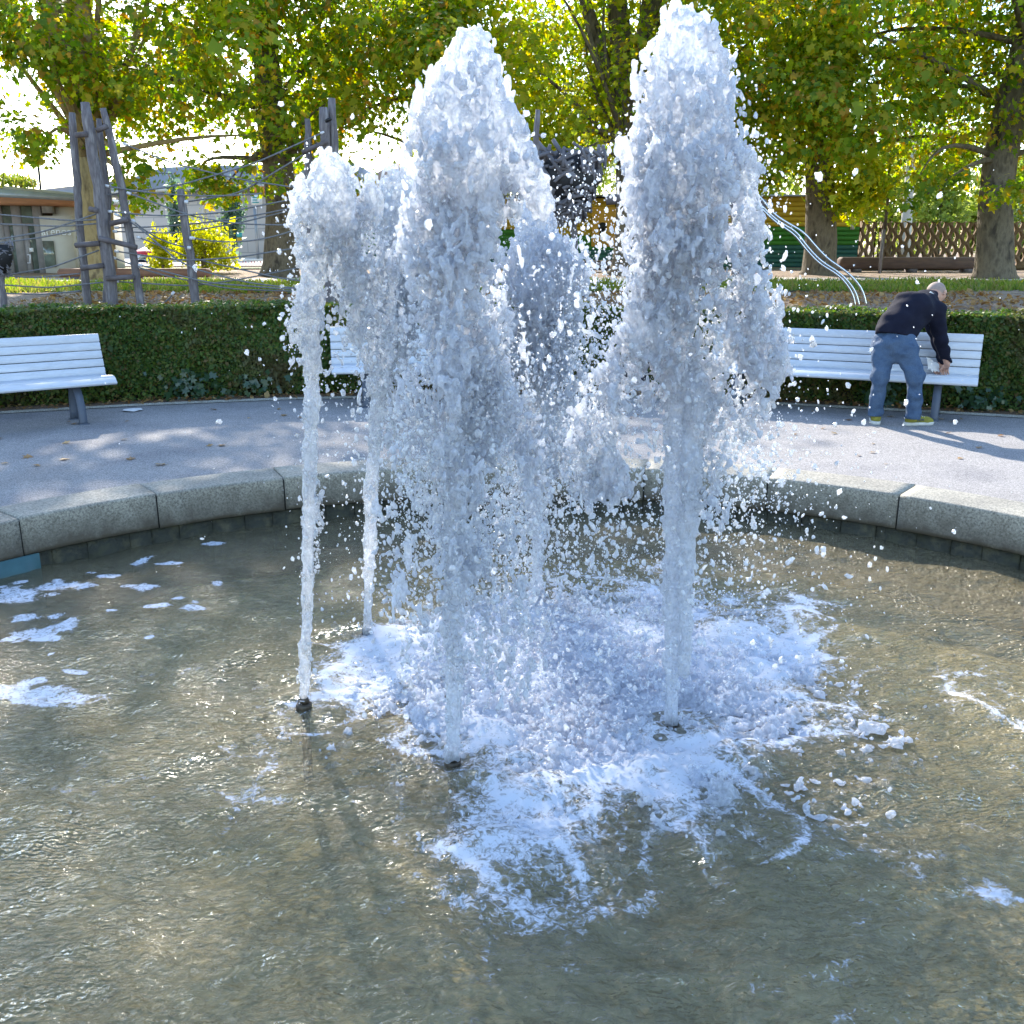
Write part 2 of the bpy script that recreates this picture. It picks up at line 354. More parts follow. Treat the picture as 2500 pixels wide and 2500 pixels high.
# ------------------------------------------------------------------ setting
def profile_sheet(name, x0, x1, ys, dz, m, wav=0.0, label=None, nx=60, kind='structure', seed=0):
    rg = np.random.default_rng(seed+3); xs = np.linspace(x0, x1, nx); V = []; Fc = []
    a = np.convolve(rg.standard_normal(nx+8), np.ones(5)/5, 'same')[4:-4]*wav; b = np.convolve(rg.standard_normal(nx+8), np.ones(5)/5, 'same')[4:-4]*wav
    for i, x in enumerate(xs):
        for j, y in enumerate(ys):
            t = j/(len(ys)-1); yy = y+a[i]*(1-t)+b[i]*t; V.append((x, yy, gz(yy)+dz))
    n = len(ys); Fc = [(i*n+j, (i+1)*n+j, (i+1)*n+j+1, i*n+j+1) for i in range(nx-1) for j in range(n-1)]
    mb = MB(); mb.add(V, Fc); o = mb.build(name, m); tag(o, label, None, None, kind); return o
# ground sheet with a round hole for the basin
def ground_sheet():
    N = 96; V = []; rings = []
    for r in (BR+.36, 5.6, 7.2, 8.6):
        rings.append([len(V)+k for k in range(N)])
        for k in range(N):
            a = 2*math.pi*k/N; x, y = BC[0]+r*math.cos(a), BC[1]+r*math.sin(a); V.append((x, y, gz(y)))
    Fc = [(rings[q][k], rings[q+1][k], rings[q+1][(k+1) % N], rings[q][(k+1) % N]) for q in range(3) for k in range(N)]
    o = MB(); o.add(V, Fc)
    # square-ish frame out to the horizon, by a polar continuation
    R2 = [8.6, 9.6, 11, 13.5, 16.5, 20, 25, 30, 38, 50, 70, 120, 300, 900]; W = []
    for r in R2:
        for k in range(N):
            a = 2*math.pi*k/N; x, y = BC[0]+r*math.cos(a), BC[1]+r*math.sin(a); W.append((x, y, gz(y)-.006))
    F2 = [(q*N+k, (q+1)*N+k, (q+1)*N+(k+1) % N, q*N+(k+1) % N) for q in range(len(R2)-1) for k in range(N)]
    W = [(x, y, z) for x, y, z in W]
    o.add(W, F2); return o.build('ground', M_mulch)
tag(ground_sheet(), 'bare bark mulch ground of the playground behind the hedge', None, None, 'structure')
HX = [(-9, 7.9), (-7.6, 9.3), (-5.7, 10.6), (-4.2, 11.2), (-2.74, 11.62), (-1, 11.85), (.6, 11.9), (1.6, 11.75), (3.1, 11.25), (5.5, 10.35), (7.5, 9.0), (9, 7.6)]
def hedge_y(x): return float(np.interp(x, [h[0] for h in HX], [h[1] for h in HX]))
def plaza():
    N = 120; V = []; Fc = []
    for k in range(N):
        a = 2*math.pi*k/N; c, s = math.cos(a), math.sin(a); V.append((BC[0]+(BR+.3)*c, BC[1]+(BR+.3)*s, .004))
        r = 12.0
        for rr in np.linspace(5, 12, 141):
            x, y = BC[0]+rr*c, BC[1]+rr*s
            if y > hedge_y(x): r = rr; break
        V.append((BC[0]+r*c, BC[1]+r*s, .004))
    Fc = [(2*k, 2*k+1, 2*((k+1) % N)+1, 2*((k+1) % N)) for k in range(N)]
    mb = MB(); mb.add(V, Fc); return tag(mb.build('path', M_asphalt), 'grey asphalt path curving round the fountain basin', None, None, 'structure')
plaza()
profile_sheet('lawn', -40, 40, [21.2, 22.5, 24, 25.2], .01, M_grassm, 1.6, 'strip of grass between mulch and pale gravel path', 90, seed=1)
profile_sheet('gravel_path', -40, 40, [25.9, 26.6, 27.6], .015, M_pale, .5, 'pale sunlit gravel path behind the grass strip', seed=2)
profile_sheet('far_lawn', -60, 60, [33.5, 34.5, 36.5], .02, M_grassm, 1.5, 'sunlit grass under the plane trees', seed=3)
profile_sheet('forecourt', -40, -2, [38, 45, 60], .03, M_pale, .3, 'pale paved forecourt in front of the stone building', seed=4)
# soil strip under hedge
def strip(name, x0, x1, d0, d1, z, m, label):
    xs = np.linspace(x0, x1, 60); V = []
    for x in xs: y = hedge_y(x); V += [(x, y+d0, z), (x, y+d1, z)]
    mb = MB(); mb.add(V, [(2*i, 2*i+2, 2*i+3, 2*i+1) for i in range(59)]); return tag(mb.build(name, m), label, None, None, 'structure')
strip('planting_bed', -8.8, 8.8, -.02, 1.15, .018, M_soil, 'strip of brown soil along the foot of the hedge')
mb = MB()
xs = np.linspace(-8.8, 8.8, 60)
for i in range(59):
    a = (xs[i], hedge_y(xs[i])); b = (xs[i+1], hedge_y(xs[i+1]))
    mb.add([(a[0], a[1]-.06, .012), (b[0], b[1]-.06, .012), (b[0], b[1], .03), (a[0], a[1], .03)], [(0, 1, 2, 3)])
tag(mb.build('path_edging', M_granite), 'thin stone edging between asphalt path and hedge soil', None, None, 'structure')
# ------------------------------------------------------------------ fountain basin
basin = empty('fountain_basin', 'round sunken stone fountain basin with granite coping ring', 'fountain basin', None, (BC[0], BC[1], 0))
# joint angles: from the photograph's seams, then regular
ja = [math.atan2(P(px, py, .12)[1]-BC[1], P(px, py, .12)[0]-BC[0]) for px, py in ((45, 1265), (379, 1204), (690, 1164), (2203, 1203))]
stepa = (ja[1]-ja[0])
angs = [ja[0], ja[1], ja[2]]; a = ja[2]
ncen = max(1, round((a-ja[3])/abs(stepa)))
angs += [a-(a-ja[3])*(k+1)/ncen for k in range(ncen)]
rest = 2*math.pi-(angs[0]-angs[-1]); nr = round(rest/abs(stepa)); last = angs[-1]
angs += [last-rest*(k+1)/nr for k in range(nr)]
def coping(a0, a1, i):
    g = .0016; a0 -= g; a1 += g; n = 12; V = []; rg = random.Random(i); dz = rg.uniform(-.003, .003); dr = rg.uniform(-.004, .004)
    prof = [(-.005, -.13), (0, -.10), (0, .100), (.004, .113), (.014, .119), (.03, .12), (.37, .12), (.39, .117), (.395, .108), (.395, -.13)]
    m = len(prof)
    for k in range(n+1):
        t = a0+(a1-a0)*k/n
        for (r, z) in prof:
            rr = BR+r+dr; V.append((rr*math.cos(t), rr*math.sin(t), z+dz))
    Fc = [(k*m+j, k*m+(j+1) % m, (k+1)*m+(j+1) % m, (k+1)*m+j) for k in range(n) for j in range(m)]
    Fc += [list(range(m))[::-1], [n*m+j for j in range(m)]]
    mb = MB(); mb.add(V, Fc); return mb.build('coping_stone', M_cope, basin)
# damp, mossy granite; the mask also paints shade onto the inner front face
def cope_mat():
    M = MT('granite_coping'); v = M.coord(); n = M.noise(v, 2.6, 5); c = M.ramp(n, [(.35, (.29, .27, .22)), (.65, (.22, .205, .17))])
    n2 = M.noise(v, 70, 3, .75); c = M.mixc(1.0, c, M.ramp(n2, [(.36, (.45,)*3), (.5, (1.0,)*3), (.64, (1.4,)*3)]), 'MULTIPLY')
    sp = M.n('SeparateXYZ'); M.l(v, sp.inputs[0]); ns = M.noise(v, 7, 5, .7)
    ma = M.n('Math', _operation='MULTIPLY_ADD'); M.l(ns, ma.inputs[0]); ma.inputs[1].default_value = .34; M.l(sp.outputs[2], ma.inputs[2])
    stain_shade = M.ramp(ma.outputs[0], [(.04, (1, 1, 1)), (.27, (0, 0, 0))])
    c = M.mixc(stain_shade, c, (.085, .07, .05)); M.l(c, M.b.inputs[0]); M.b.inputs['Roughness'].default_value = .75; M.bump(n2, .5, .004); return M.m
M_cope = cope_mat()
for i in range(len(angs)-1): coping(angs[i], angs[i+1], i)
def ring_wall(name, r0, r1, z0, z1, m, parent, n=160):
    mb = MB(); V = []
    for k in range(n):
        t = 2*math.pi*k/n; c, s = math.cos(t), math.sin(t)
        V += [(r0*c, r0*s, z0), (r1*c, r1*s, z0), (r1*c, r1*s, z1), (r0*c, r0*s, z1)]
    Fc = []
    for k in range(n):
        q = (k+1) % n
        for j in range(4): Fc.append((4*k+j, 4*q+j, 4*q+(j+1) % 4, 4*k+(j+1) % 4))
    mb.add(V, Fc); return mb.build(name, m, parent)
ring_wall('joint_bedding', BR+.015, BR+.37, -.135, .095, M_joint, basin)
mb = MB(); rg = random.Random(3); t = 0
while t < 2*math.pi-.02:      # course of small rough blocks under the coping
    dt = rg.uniform(.035, .07); r = BR+.02+rg.uniform(-.006, .006); z0, z1 = -.46, -.134+rg.uniform(-.012, 0)
    V = []
    for a in (t+.0005, t+dt-.001):
        for rr in (r, r+.2):
            for z in (z0, z1): V.append((rr*math.cos(a), rr*math.sin(a), z))
    mb.add(V, [(0, 1, 3, 2), (4, 6, 7, 5), (0, 4, 5, 1), (2, 3, 7, 6), (0, 2, 6, 4), (1, 5, 7, 3)]); t += dt
mb.build('block_course', M_wallst, basin)
ring_wall('basin_wall', BR+.06, BR+.4, -.75, -.20, M_joint, basin)
# uneven bed
n = 90; g = np.linspace(-(BR+.1), BR+.1, n); X, Y = np.meshgrid(g, g, indexing='ij'); Zb = -.66+.03*noise3((n, n), 6, 5)+.012*noise3((n, n), 2, 6)
V = np.stack([X.ravel(), Y.ravel(), Zb.ravel()], 1); ii = np.arange(n*n).reshape(n, n); Q = np.stack([ii[:-1, :-1], ii[1:, :-1], ii[1:, 1:], ii[:-1, 1:]], -1).reshape(-1, 4)
link('basin_floor', mesh_np('basin_floor', V, Q.ravel(), np.full(len(Q), 4), True), M_bed, basin)
# blue-green plate hanging at the wall
pl = MB(); p0 = P(-60, 1372, ZW); p1 = P(96, 1352, -.13)
a0 = math.atan2(p1[1]-BC[1], p1[0]-BC[0]); V = []
for k in range(7):
    t = a0+.16*k/6
    for rr in (BR-.035, BR-.022):
        for z in (-.5, -.125): V.append((BC[0]+rr*math.cos(t), BC[1]+rr*math.sin(t), z))
Fc = []
for k in range(6):
    q = 4*k; Fc += [(q, q+1, q+5, q+4), (q+2, q+6, q+7, q+3), (q+1, q+3, q+7, q+5), (q, q+4, q+6, q+2)]
Fc += [(0, 2, 3, 1), (24, 25, 27, 26)]
pl.add(V, Fc); tag(pl.build('skimmer_plate', M_bluepl), 'blue-green metal plate hanging on the basin wall at the left edge', 'metal plate')

# ------------------------------------------------------------------ water surface
NOZ = {'A': P(742, 1722, ZW), 'B': P(895, 1553, ZW), 'C': P(1105, 1862, ZW), 'D': P(1312, 1472, ZW), 'E': P(1642, 1775, ZW)}
SPC = np.array([.36, 4.40])          # middle of the churned water
hs = .011; xs = np.arange(-4.4, 4.5, hs); ys = np.arange(1.2, 7.6, hs); nx, ny = len(xs), len(ys)
X, Y = np.meshgrid(xs, ys, indexing='ij')
rr = np.hypot((X-SPC[0])/1.08, (Y-SPC[1])/1.06); near = np.exp(-np.maximum(rr-.9, 0)/1.3)
K = .011
c_ = lambda m: m/K
Zs = .012*noise3((nx, ny), c_(.5), 11)+.010*(.25+near)*noise3((nx, ny), c_(.2), 12)+.0062*(.4+near)*noise3((nx, ny), (c_(.11), c_(.08)), 13)+.0034*(.4+near)*noise3((nx, ny), c_(.045), 14)+.0016*(.5+near)*noise3((nx, ny), c_(.026), 16)
ph = np.sin(rr*19+1.7*noise3((nx, ny), c_(.45), 15)); Zs += .007*near*ph
for q in NOZ.values():
    dd = np.hypot(X-q[0], Y-q[1]); Zs += .012*np.exp(-((dd-.12)/.06)**2)
inside = (X-BC[0])**2+(Y-BC[1])**2 < (BR+.03)**2
ii = np.arange(nx*ny).reshape(nx, ny); Q = np.stack([ii[:-1, :-1], ii[1:, :-1], ii[1:, 1:], ii[:-1, 1:]], -1).reshape(-1, 4)
okc = (inside[:-1, :-1] & inside[1:, 1:] & inside[1:, :-1] & inside[:-1, 1:]).ravel(); Q = Q[okc]
V = np.stack([X.ravel(), Y.ravel(), (ZW+Zs).ravel()], 1); used = np.unique(Q); rm = np.full(nx*ny, -1); rm[used] = np.arange(len(used))
ridg = lambda cell, sd: np.clip(1-np.abs(noise3((nx, ny), c_(cell), sd))*1.5, 0, 1)
big = noise3((nx, ny), c_(.35), 19)
FO = 1.28-rr*.80+.22*big+.30*ridg(.16, 17)+.16*ridg(.07, 18)
out = .13*noise3((nx, ny), c_(.17), 20)+.15*noise3((nx, ny), (c_(.085), c_(.05)), 35)+.13*ridg(.09, 36)+.42*np.clip(1.3-np.abs(rr-1.65)*1.5, 0, 1)+.08*big-.55     # outer broken rings of bubbles
FO = np.maximum(FO, np.where(Y < 4.6, out, -1)); FO = np.clip(FO, -.3, .80)
sp = [(50, 1455, 80, 20, .05), (145, 1440, 62, 14, .1), (90, 1550, 55, 16, .15), (160, 1537, 24, 15, 0), (340, 1367, 32, 10, .1), (405, 1378, 34, 5, 0), (265, 1410, 30, 6, -.1), (378, 1440, 36, 9, 0), (50, 1427, 20, 6, .1),
      (75, 1512, 45, 8, .1), (130, 1510, 22, 6, .1), (135, 1565, 16, 6, 0), (125, 1595, 13, 5, 0), (440, 1355, 20, 4, 0), (525, 1325, 30, 5, .1), (60, 1690, 90, 12, .1), (160, 1700, 60, 14, .1), (20, 1680, 60, 14, 0), (75, 1660, 32, 9, .2),
      (180, 1636, 32, 4, 0), (435, 1470, 16, 4, 0), (380, 1487, 26, 5, .1), (470, 1490, 26, 7, .1), (475, 1477, 12, 4, 0), (305, 1438, 16, 3, 0), (365, 1562, 10, 4, .2), (530, 1428, 11, 4, 0), (275, 1500, 12, 3, 0), (215, 1398, 7, 3, 0), (228, 1399, 10, 3, 0), (438, 1387, 8, 3, 0),
      (2330, 1325, 30, 4, .2), (2370, 1340, 26, 4, .2), (2430, 1345, 20, 3, .2), (2460, 1360, 30, 3, .2)]
wn = noise3((nx, ny), c_(.09), 33)*.16+noise3((nx, ny), c_(.035), 34)*.10
for (px, py, rx, ry, rot) in sp:            # drifting foam islands on the water
    c = P(px, py, ZW); s_ = c[1]/F0*1.03; a_ = rx*s_; b_ = ry*s_/max(.2, (CH-ZW)/np.hypot(c[1], CH-ZW))
    sel = (np.abs(X-c[0]) < a_*1.8+.1) & (np.abs(Y-c[1]) < b_*1.8+a_+.1); dx = X[sel]-c[0]; dy = Y[sel]-c[1]
    d = np.sqrt(((dx*math.cos(rot)+dy*math.sin(rot))/a_)**2+((-dx*math.sin(rot)+dy*math.cos(rot))/b_)**2)
    FO[sel] = np.maximum(FO[sel], np.clip(1.2-.72*d+wn[sel]*1.3, -1, .66))
mw = mesh_np('water', V[used], rm[Q].ravel(), np.full(len(Q), 4), True); fa = mw.attributes.new('foam', 'FLOAT', 'POINT'); fa.data.foreach_set('value', FO.ravel()[used].astype(np.float32))
o = link('water', mw, M_water); tag(o, 'rippling olive water filling the round basin', None, None, 'structure')

# ------------------------------------------------------------------ churned white foam on the water
def foam_field():
    h = .0055; lo = (-1.05, 2.75, ZW-.03); hi = (2.0, 6.3, ZW+.16); f = Field(lo, hi, h); S2 = f.shape[:2]; k = 1/h
    x = f.ax[0][:, None]; y = f.ax[1][None, :]
    r = np.sqrt(((x-.36)/1.10)**2+((y-4.42)/1.38)**2)
    n1 = noise3(S2, .25*k, 21); n2 = noise3(S2, .10*k, 22); n3 = noise3(S2, .045*k, 23); n4 = noise3(S2, .018*k, 27)
    cov = .98-r**2*1.2+.20*n1+.22*n2+.16*n3
    for q in (NOZ['E'], NOZ['C']): cov -= .9*np.exp(-((x-q[0])**2+(y-q[1]+.16)**2)/.022)
    rid = lambda c, s: np.clip(1-np.abs(noise3(S2, c*k, s))*1.7, 0, 1)
    top = -.020+.030*np.clip(cov, -1, 1.2)+.026*rid(.10, 24)*np.clip(cov+.1, 0, 1)+.018*rid(.045, 28)*np.clip(cov+.05, 0, 1)+.006*n3+.004*n4
    z = (f.ax[2]-ZW)[None, None, :]
    n5 = noise3(f.shape, .012*k, 25); n6 = noise3(f.shape, .028*k, 26)
    Fd = (top[:, :, None]-z)+.0085*n5+.008*n6
    spk = n5*.75+n6*.25-1.45-z*9+1.0*np.clip(cov-.12, -2, .8)[:, :, None]            # thrown-up crumbs and bubbles
    Fd = np.maximum(Fd, .02*spk)
    edge = np.minimum(np.minimum(x-lo[0], hi[0]-x), np.minimum(y-lo[1], hi[1]-y))[:, :, None]
    Fd = np.minimum(Fd, (z+.022)); Fd = np.minimum(Fd, edge-.03); Fd[:, :, -1] = -1; return nets(Fd.astype(np.float32), f.o, h, 'splash_foam')
o = link('splash_foam', foam_field(), M_foam); tag(o, 'churned white foam where the jets fall back on the water', 'foam', None, 'stuff')

# ------------------------------------------------------------------ water jets
MIST = []
def jet(name, label, Yd, caps, m, seed, h=.005, amp=1.0):
    C = []
    for (x0, y0, x1, y1, w0, w1, st, dy) in caps:
        p0 = PY(x0, y0, Yd+dy); p1 = PY(x1, y1, Yd+dy); s = Yd/F0*.97
        wk = .66 if st >= 1.14 else (.92 if st >= .8 else 1.0); C.append((p0, p1, w0*s*wk, w1*s*wk, st))
        MIST.append((p0, p1, w0*s*1.1, w1*s*1.1, st))
    pad = .10
    lo = np.min([np.minimum(c[0], c[1])-max(c[2], c[3])-pad for c in C], 0); hi = np.max([np.maximum(c[0], c[1])+max(c[2], c[3])+pad for c in C], 0)
    lo[2] = max(lo[2], ZW-.02)
    f = Field(lo, hi, h, -2.0); E = f.F
    for p0, p1, r0, r1, st in C:
        sl = f.slab(p0, p1, max(r0, r1)*1.7+.03)
        if sl is None: continue
        ds, r = f.seg(sl, p0, p1, r0, r1)
        u = 1-ds/np.maximum(r, .01); v = (st-1)*1.1+(.0 if st > .8 else .02)+.40*np.clip(u, -1, 1)                 # st 1.3 solid column, .9 ragged crown, .5 and less torn curtain
        if .8 <= st < 1.14: v = (st-.86)*.7+.70*np.clip(u, -1, 1)
        if st < .8: v = v-.25*np.clip(u-.45, 0, 1)                               # curtains are thinner inside
        E[sl] = np.maximum(E[sl], np.minimum(v, 1.5*u-.02))
    k = 1/h
    na = noise3(f.shape, (.075*k, .075*k, .17*k), seed); nb = noise3(f.shape, (.028*k, .028*k, .075*k), seed+1); nc = noise3(f.shape, (.0125*k, .0125*k, .019*k), seed+2)
    wgt = np.clip(1-E*2.2, .4, 1)
    Fd = E+amp*(wgt*(.17*na+.18*nb)+np.clip(1-E*4, .32, 1)*.25*nc)
    Fd[0] = Fd[-1] = -1; Fd[:, 0] = Fd[:, -1] = -1; Fd[:, :, -1] = -1; Fd[:, :, 0] = -1
    o = link(name, nets(Fd.astype(np.float32), f.o, h, name), m); return tag(o, label, 'water jet', 'fountain jets')
jet('water_jet', 'thin clear jet furthest left, rising from a visible brass nozzle', NOZ['A'][1], [
    (742, 1712, 750, 1450, 17, 22, 1.3, 0), (750, 1450, 756, 1150, 23, 27, 1.3, 0), (756, 1150, 764, 900, 27, 24, 1.15, 0), (764, 900, 752, 760, 24, 30, 1.1, 0), (752, 760, 775, 600, 30, 34, 1.05, 0), (775, 600, 812, 430, 40, 46, 1.2, 0),
    (815, 425, 805, 500, 46, 80, .9, 0), (800, 500, 770, 640, 66, 40, .64, 0), (855, 500, 890, 660, 56, 76, .62, .1), (890, 660, 905, 860, 74, 60, .48, .1), (745, 700, 735, 860, 40, 35, .35, 0), (785, 1180, 770, 1400, 14, 10, .6, 0)], M_jetc, 100)
jet('water_jet', 'second thin jet from the left, low and leaning to the right', NOZ['B'][1], [
    (895, 1550, 905, 1250, 18, 22, 1.3, 0), (905, 1250, 925, 950, 24, 27, 1.2, 0), (925, 950, 945, 700, 30, 36, 1.05, 0), (945, 700, 978, 460, 42, 55, 1.2, 0), (982, 465, 990, 540, 50, 78, 1.0, 0),
    (965, 540, 930, 800, 76, 82, .62, .1), (1010, 560, 1010, 850, 50, 60, .5, -.1), (950, 880, 960, 1050, 50, 50, .4, 0)], M_jetc, 200)
jet('water_jet', 'tall white jet in the middle with a ragged leaning crown', NOZ['C'][1], [
    (1105, 1858, 1108, 1500, 27, 36, 1.3, 0), (1108, 1500, 1115, 1000, 38, 46, 1.3, 0), (1115, 1000, 1135, 500, 48, 58, 1.3, 0), (1135, 500, 1147, 115, 60, 42, 1.35, 0),
    (1148, 118, 1142, 240, 42, 88, 1.0, 0), (1142, 240, 1130, 380, 88, 112, .85, 0), (1225, 290, 1262, 400, 48, 48, .86, -.04), (1262, 400, 1330, 500, 46, 28, .84, .05), (1042, 280, 1035, 400, 40, 46, .7, 0),
    (1110, 400, 1105, 600, 100, 92, .66, .05), (1230, 420, 1255, 540, 30, 18, .7, 0), (1105, 600, 1115, 850, 88, 100, .62, .0), (1115, 850, 1130, 1150, 105, 120, .50, 0), (1190, 760, 1210, 1050, 80, 100, .46, .1), (1130, 1150, 1150, 1500, 130, 180, .34, 0), (1040, 900, 1010, 1250, 60, 70, .38, -.1)], M_jet, 300)
jet('water_jet', 'cone-shaped jet right of the tall middle jet and furthest back', NOZ['D'][1], [
    (1312, 1470, 1310, 1150, 20, 26, 1.3, 0), (1310, 1150, 1305, 800, 28, 34, 1.3, 0), (1305, 800, 1300, 520, 38, 32, 1.3, 0),
    (1302, 500, 1310, 690, 34, 92, 1.0, 0), (1312, 690, 1318, 900, 92, 88, .68, 0), (1318, 900, 1330, 1150, 90, 95, .42, 0), (1290, 1150, 1280, 1350, 80, 90, .25, 0), (1370, 700, 1375, 900, 30, 35, .6, 0)], M_jet, 400)
jet('water_jet', 'tallest densest white jet, right of the others', NOZ['E'][1], [
    (1642, 1768, 1643, 1500, 25, 34, 1.3, 0), (1643, 1500, 1650, 1000, 36, 46, 1.3, 0), (1650, 1000, 1645, 500, 48, 62, 1.35, 0), (1645, 500, 1665, 150, 62, 62, 1.35, 0), (1640, 110, 1700, 60, 42, 40, 1.2, 0),
    (1672, 90, 1680, 220, 62, 96, 1.05, 0), (1680, 220, 1690, 400, 98, 132, .9, 0), (1690, 400, 1680, 560, 130, 120, .68, 0), (1640, 560, 1630, 900, 85, 85, .6, 0), (1820, 380, 1838, 560, 32, 26, .84, 0), (1838, 560, 1805, 760, 24, 26, .72, 0), (1800, 760, 1790, 860, 26, 16, .6, 0),
    (1700, 950, 1678, 1300, 26, 24, .84, -.06), (1678, 1300, 1672, 1640, 22, 16, .84, -.06), (1720, 600, 1700, 950, 90, 90, .44, 0), (1575, 620, 1555, 800, 30, 40, .6, -.05), (1540, 860, 1480, 1000, 46, 60, .6, -.05), (1480, 960, 1420, 1180, 46, 48, .66, -.1), (1440, 1090, 1500, 1180, 36, 40, .6, -.1), (1810, 720, 1860, 900, 60, 60, .52, 0),
    (1870, 760, 1900, 900, 34, 24, .55, 0), (1740, 1000, 1720, 1250, 70, 50, .34, 0), (1850, 930, 1800, 1100, 40, 30, .5, 0), (1578, 300, 1566, 600, 20, 22, .6, 0)], M_jet, 500)

# ------------------------------------------------------------------ drops
def ico(level):
    t = (1+5**.5)/2; V = [(-1, t, 0), (1, t, 0), (-1, -t, 0), (1, -t, 0), (0, -1, t), (0, 1, t), (0, -1, -t), (0, 1, -t), (t, 0, -1), (t, 0, 1), (-t, 0, -1), (-t, 0, 1)]
    Fc = [(0, 11, 5), (0, 5, 1), (0, 1, 7), (0, 7, 10), (0, 10, 11), (1, 5, 9), (5, 11, 4), (11, 10, 2), (10, 7, 6), (7, 1, 8), (3, 9, 4), (3, 4, 2), (3, 2, 6), (3, 6, 8), (3, 8, 9), (4, 9, 5), (2, 4, 11), (6, 2, 10), (8, 6, 7), (9, 8, 1)]
    V = [Vector(p).normalized() for p in V]
    for _ in range(level):
        c = {}; N = []
        def mid(a, b):
            k = (min(a, b), max(a, b))
            if k not in c: c[k] = len(V); V.append(((V[a]+V[b])/2).normalized())
            return c[k]
        for a, b, d in Fc:
            x, y, z = mid(a, b), mid(b, d), mid(d, a); N += [(a, x, z), (b, y, x), (d, z, y), (x, y, z)]
        Fc = N
    return np.array([tuple(p) for p in V], np.float32), np.array(Fc, np.int32)
def drops(name, label, Pt, rad, m, level, seed):
    rg = np.random.default_rng(seed); V, Fc = ico(level); n = len(Pt)
    A = rg.standard_normal((n, 3, 3)); Qm, _ = np.linalg.qr(A); sc = np.exp(rg.standard_normal((n, 3))*.28); sc[:, 2] *= 1.15
    W = np.einsum('vk,nk->nvk', V, sc); W = W*(1+.18*rg.standard_normal((n, len(V), 1))*(level > 0)); W = np.einsum('nvk,nkj->nvj', W, Qm)*rad[:, None, None]
    W[:, :, 2] *= 1.25; W = W+Pt[:, None, :]; Q = (Fc[None]+np.arange(n)[:, None, None]*len(V)).reshape(-1)
    o = link(name, mesh_np(name, W.reshape(-1, 3), Q, np.full(n*len(Fc), 3), True), m); return tag(o, label, 'water drops', None, 'stuff')
clouds = [  # px, py, sx, sy, depth, sd, count
    (1500, 760, 70, 150, 4.3, .3, 2600), (1440, 1000, 70, 150, 4.4, .3, 1800), (1800, 850, 75, 150, 4.1, .25, 2000), (1750, 1120, 90, 150, 4.0, .25, 1800), (1860, 1180, 60, 90, 4.1, .2, 800), (1080, 950, 100, 180, 4.3, .4, 2200),
    (1220, 1150, 120, 170, 4.4, .4, 2600), (960, 1050, 90, 180, 4.8, .3, 1300), (1180, 1400, 170, 110, 4.3, .5, 2600), (1600, 1300, 170, 130, 4.3, .4, 2600), (900, 700, 60, 120, 4.5, .25, 900), (730, 650, 40, 160, 4.2, .15, 330), (800, 850, 70, 180, 4.3, .3, 300),
    (1440, 560, 55, 120, 4.8, .3, 520), (1850, 480, 40, 120, 4.0, .2, 450), (1300, 800, 110, 200, 5.4, .2, 1400), (1620, 1500, 220, 130, 3.9, .3, 1800), (1250, 1650, 200, 140, 3.8, .3, 1600), (1950, 1300, 130, 200, 4.2, .3, 300), (1450, 900, 380, 320, 4.3, .6, 2400)]
PT = []; RD = []
for (px, py, sx, sy, Yd, sd, n) in clouds:
    for _ in range(int(n*.62)):
        y = random.gauss(py, sy); x = random.gauss(px, sx)
        if y < 60: continue
        p = PY(x, y, max(3.2, random.gauss(Yd, sd)))
        if p[2] < ZW+.02: p[2] = ZW+random.uniform(.01, .12)
        PT.append(p); RD.append(min(.009, .0014*math.exp(abs(random.gauss(0, .9)))))
for p0, p1, r0, r1, st in MIST:          # drops shed all along the falling water
    L = float(np.linalg.norm(p1-p0)); n = int(2300*L*(r0+r1)/.25*(.35 if st > 1.1 else .6 if st > .8 else 1.2)); n = min(n, 4600)
    t = RNG.random(n); g = RNG.standard_normal((n, 3)); g /= np.linalg.norm(g, axis=1)[:, None]; rad_ = (r0+(r1-r0)*t)*RNG.random(n)**.4*(1+.25*np.abs(RNG.standard_normal(n)))
    Q_ = p0+(p1-p0)*t[:, None]+g*rad_[:, None]; ok = Q_[:, 2] > ZW+.01; PT += list(Q_[ok]); RD += list(np.minimum(.009, .0011*np.exp(np.abs(RNG.normal(0, .95, ok.sum())))))
PT = np.array(PT); RD = np.array(RD); big = RD > .0052
drops('flying_drops', 'large water drops flying around the jets', PT[big], RD[big], M_drop, 1, 1)
drops('fine_spray', 'fine spray of small drops around the jets', PT[~big], RD[~big], M_drop, 0, 2)
# short ligaments torn off the jets
mb = MB()
for _ in range(130):
    c = random.choice([(1480, 900, 90, 170, 4.2), (1820, 850, 80, 180, 4.0), (1100, 900, 120, 250, 4.0), (900, 800, 80, 150, 4.5), (1600, 1250, 160, 150, 4.0), (1250, 1250, 150, 170, 4.3)])
    p = Vector(PY(random.gauss(c[0], c[2]), random.gauss(c[1], c[3]), random.gauss(c[4], .2)))
    if p.z < ZW+.05: continue
    d = Vector((random.gauss(0, .6), random.gauss(0, .4), random.gauss(0, 1))).normalized()*random.uniform(.006, .02); k = 6; pts = []
    for i in range(k): pts.append(p+d*i+Vector((random.gauss(0, .004), random.gauss(0, .004), random.gauss(0, .004))))
    r = random.uniform(.006, .013); mb.tube(pts, [r*.5, r*random.uniform(.6, 1.3), r*random.uniform(.4, 1), r*random.uniform(.6, 1.4), r*random.uniform(.5, 1), r*.4], 7)
tag(mb.build('water_ligaments', M_drop, None, True), 'torn threads of water between the jets', 'water drops', None, 'stuff')

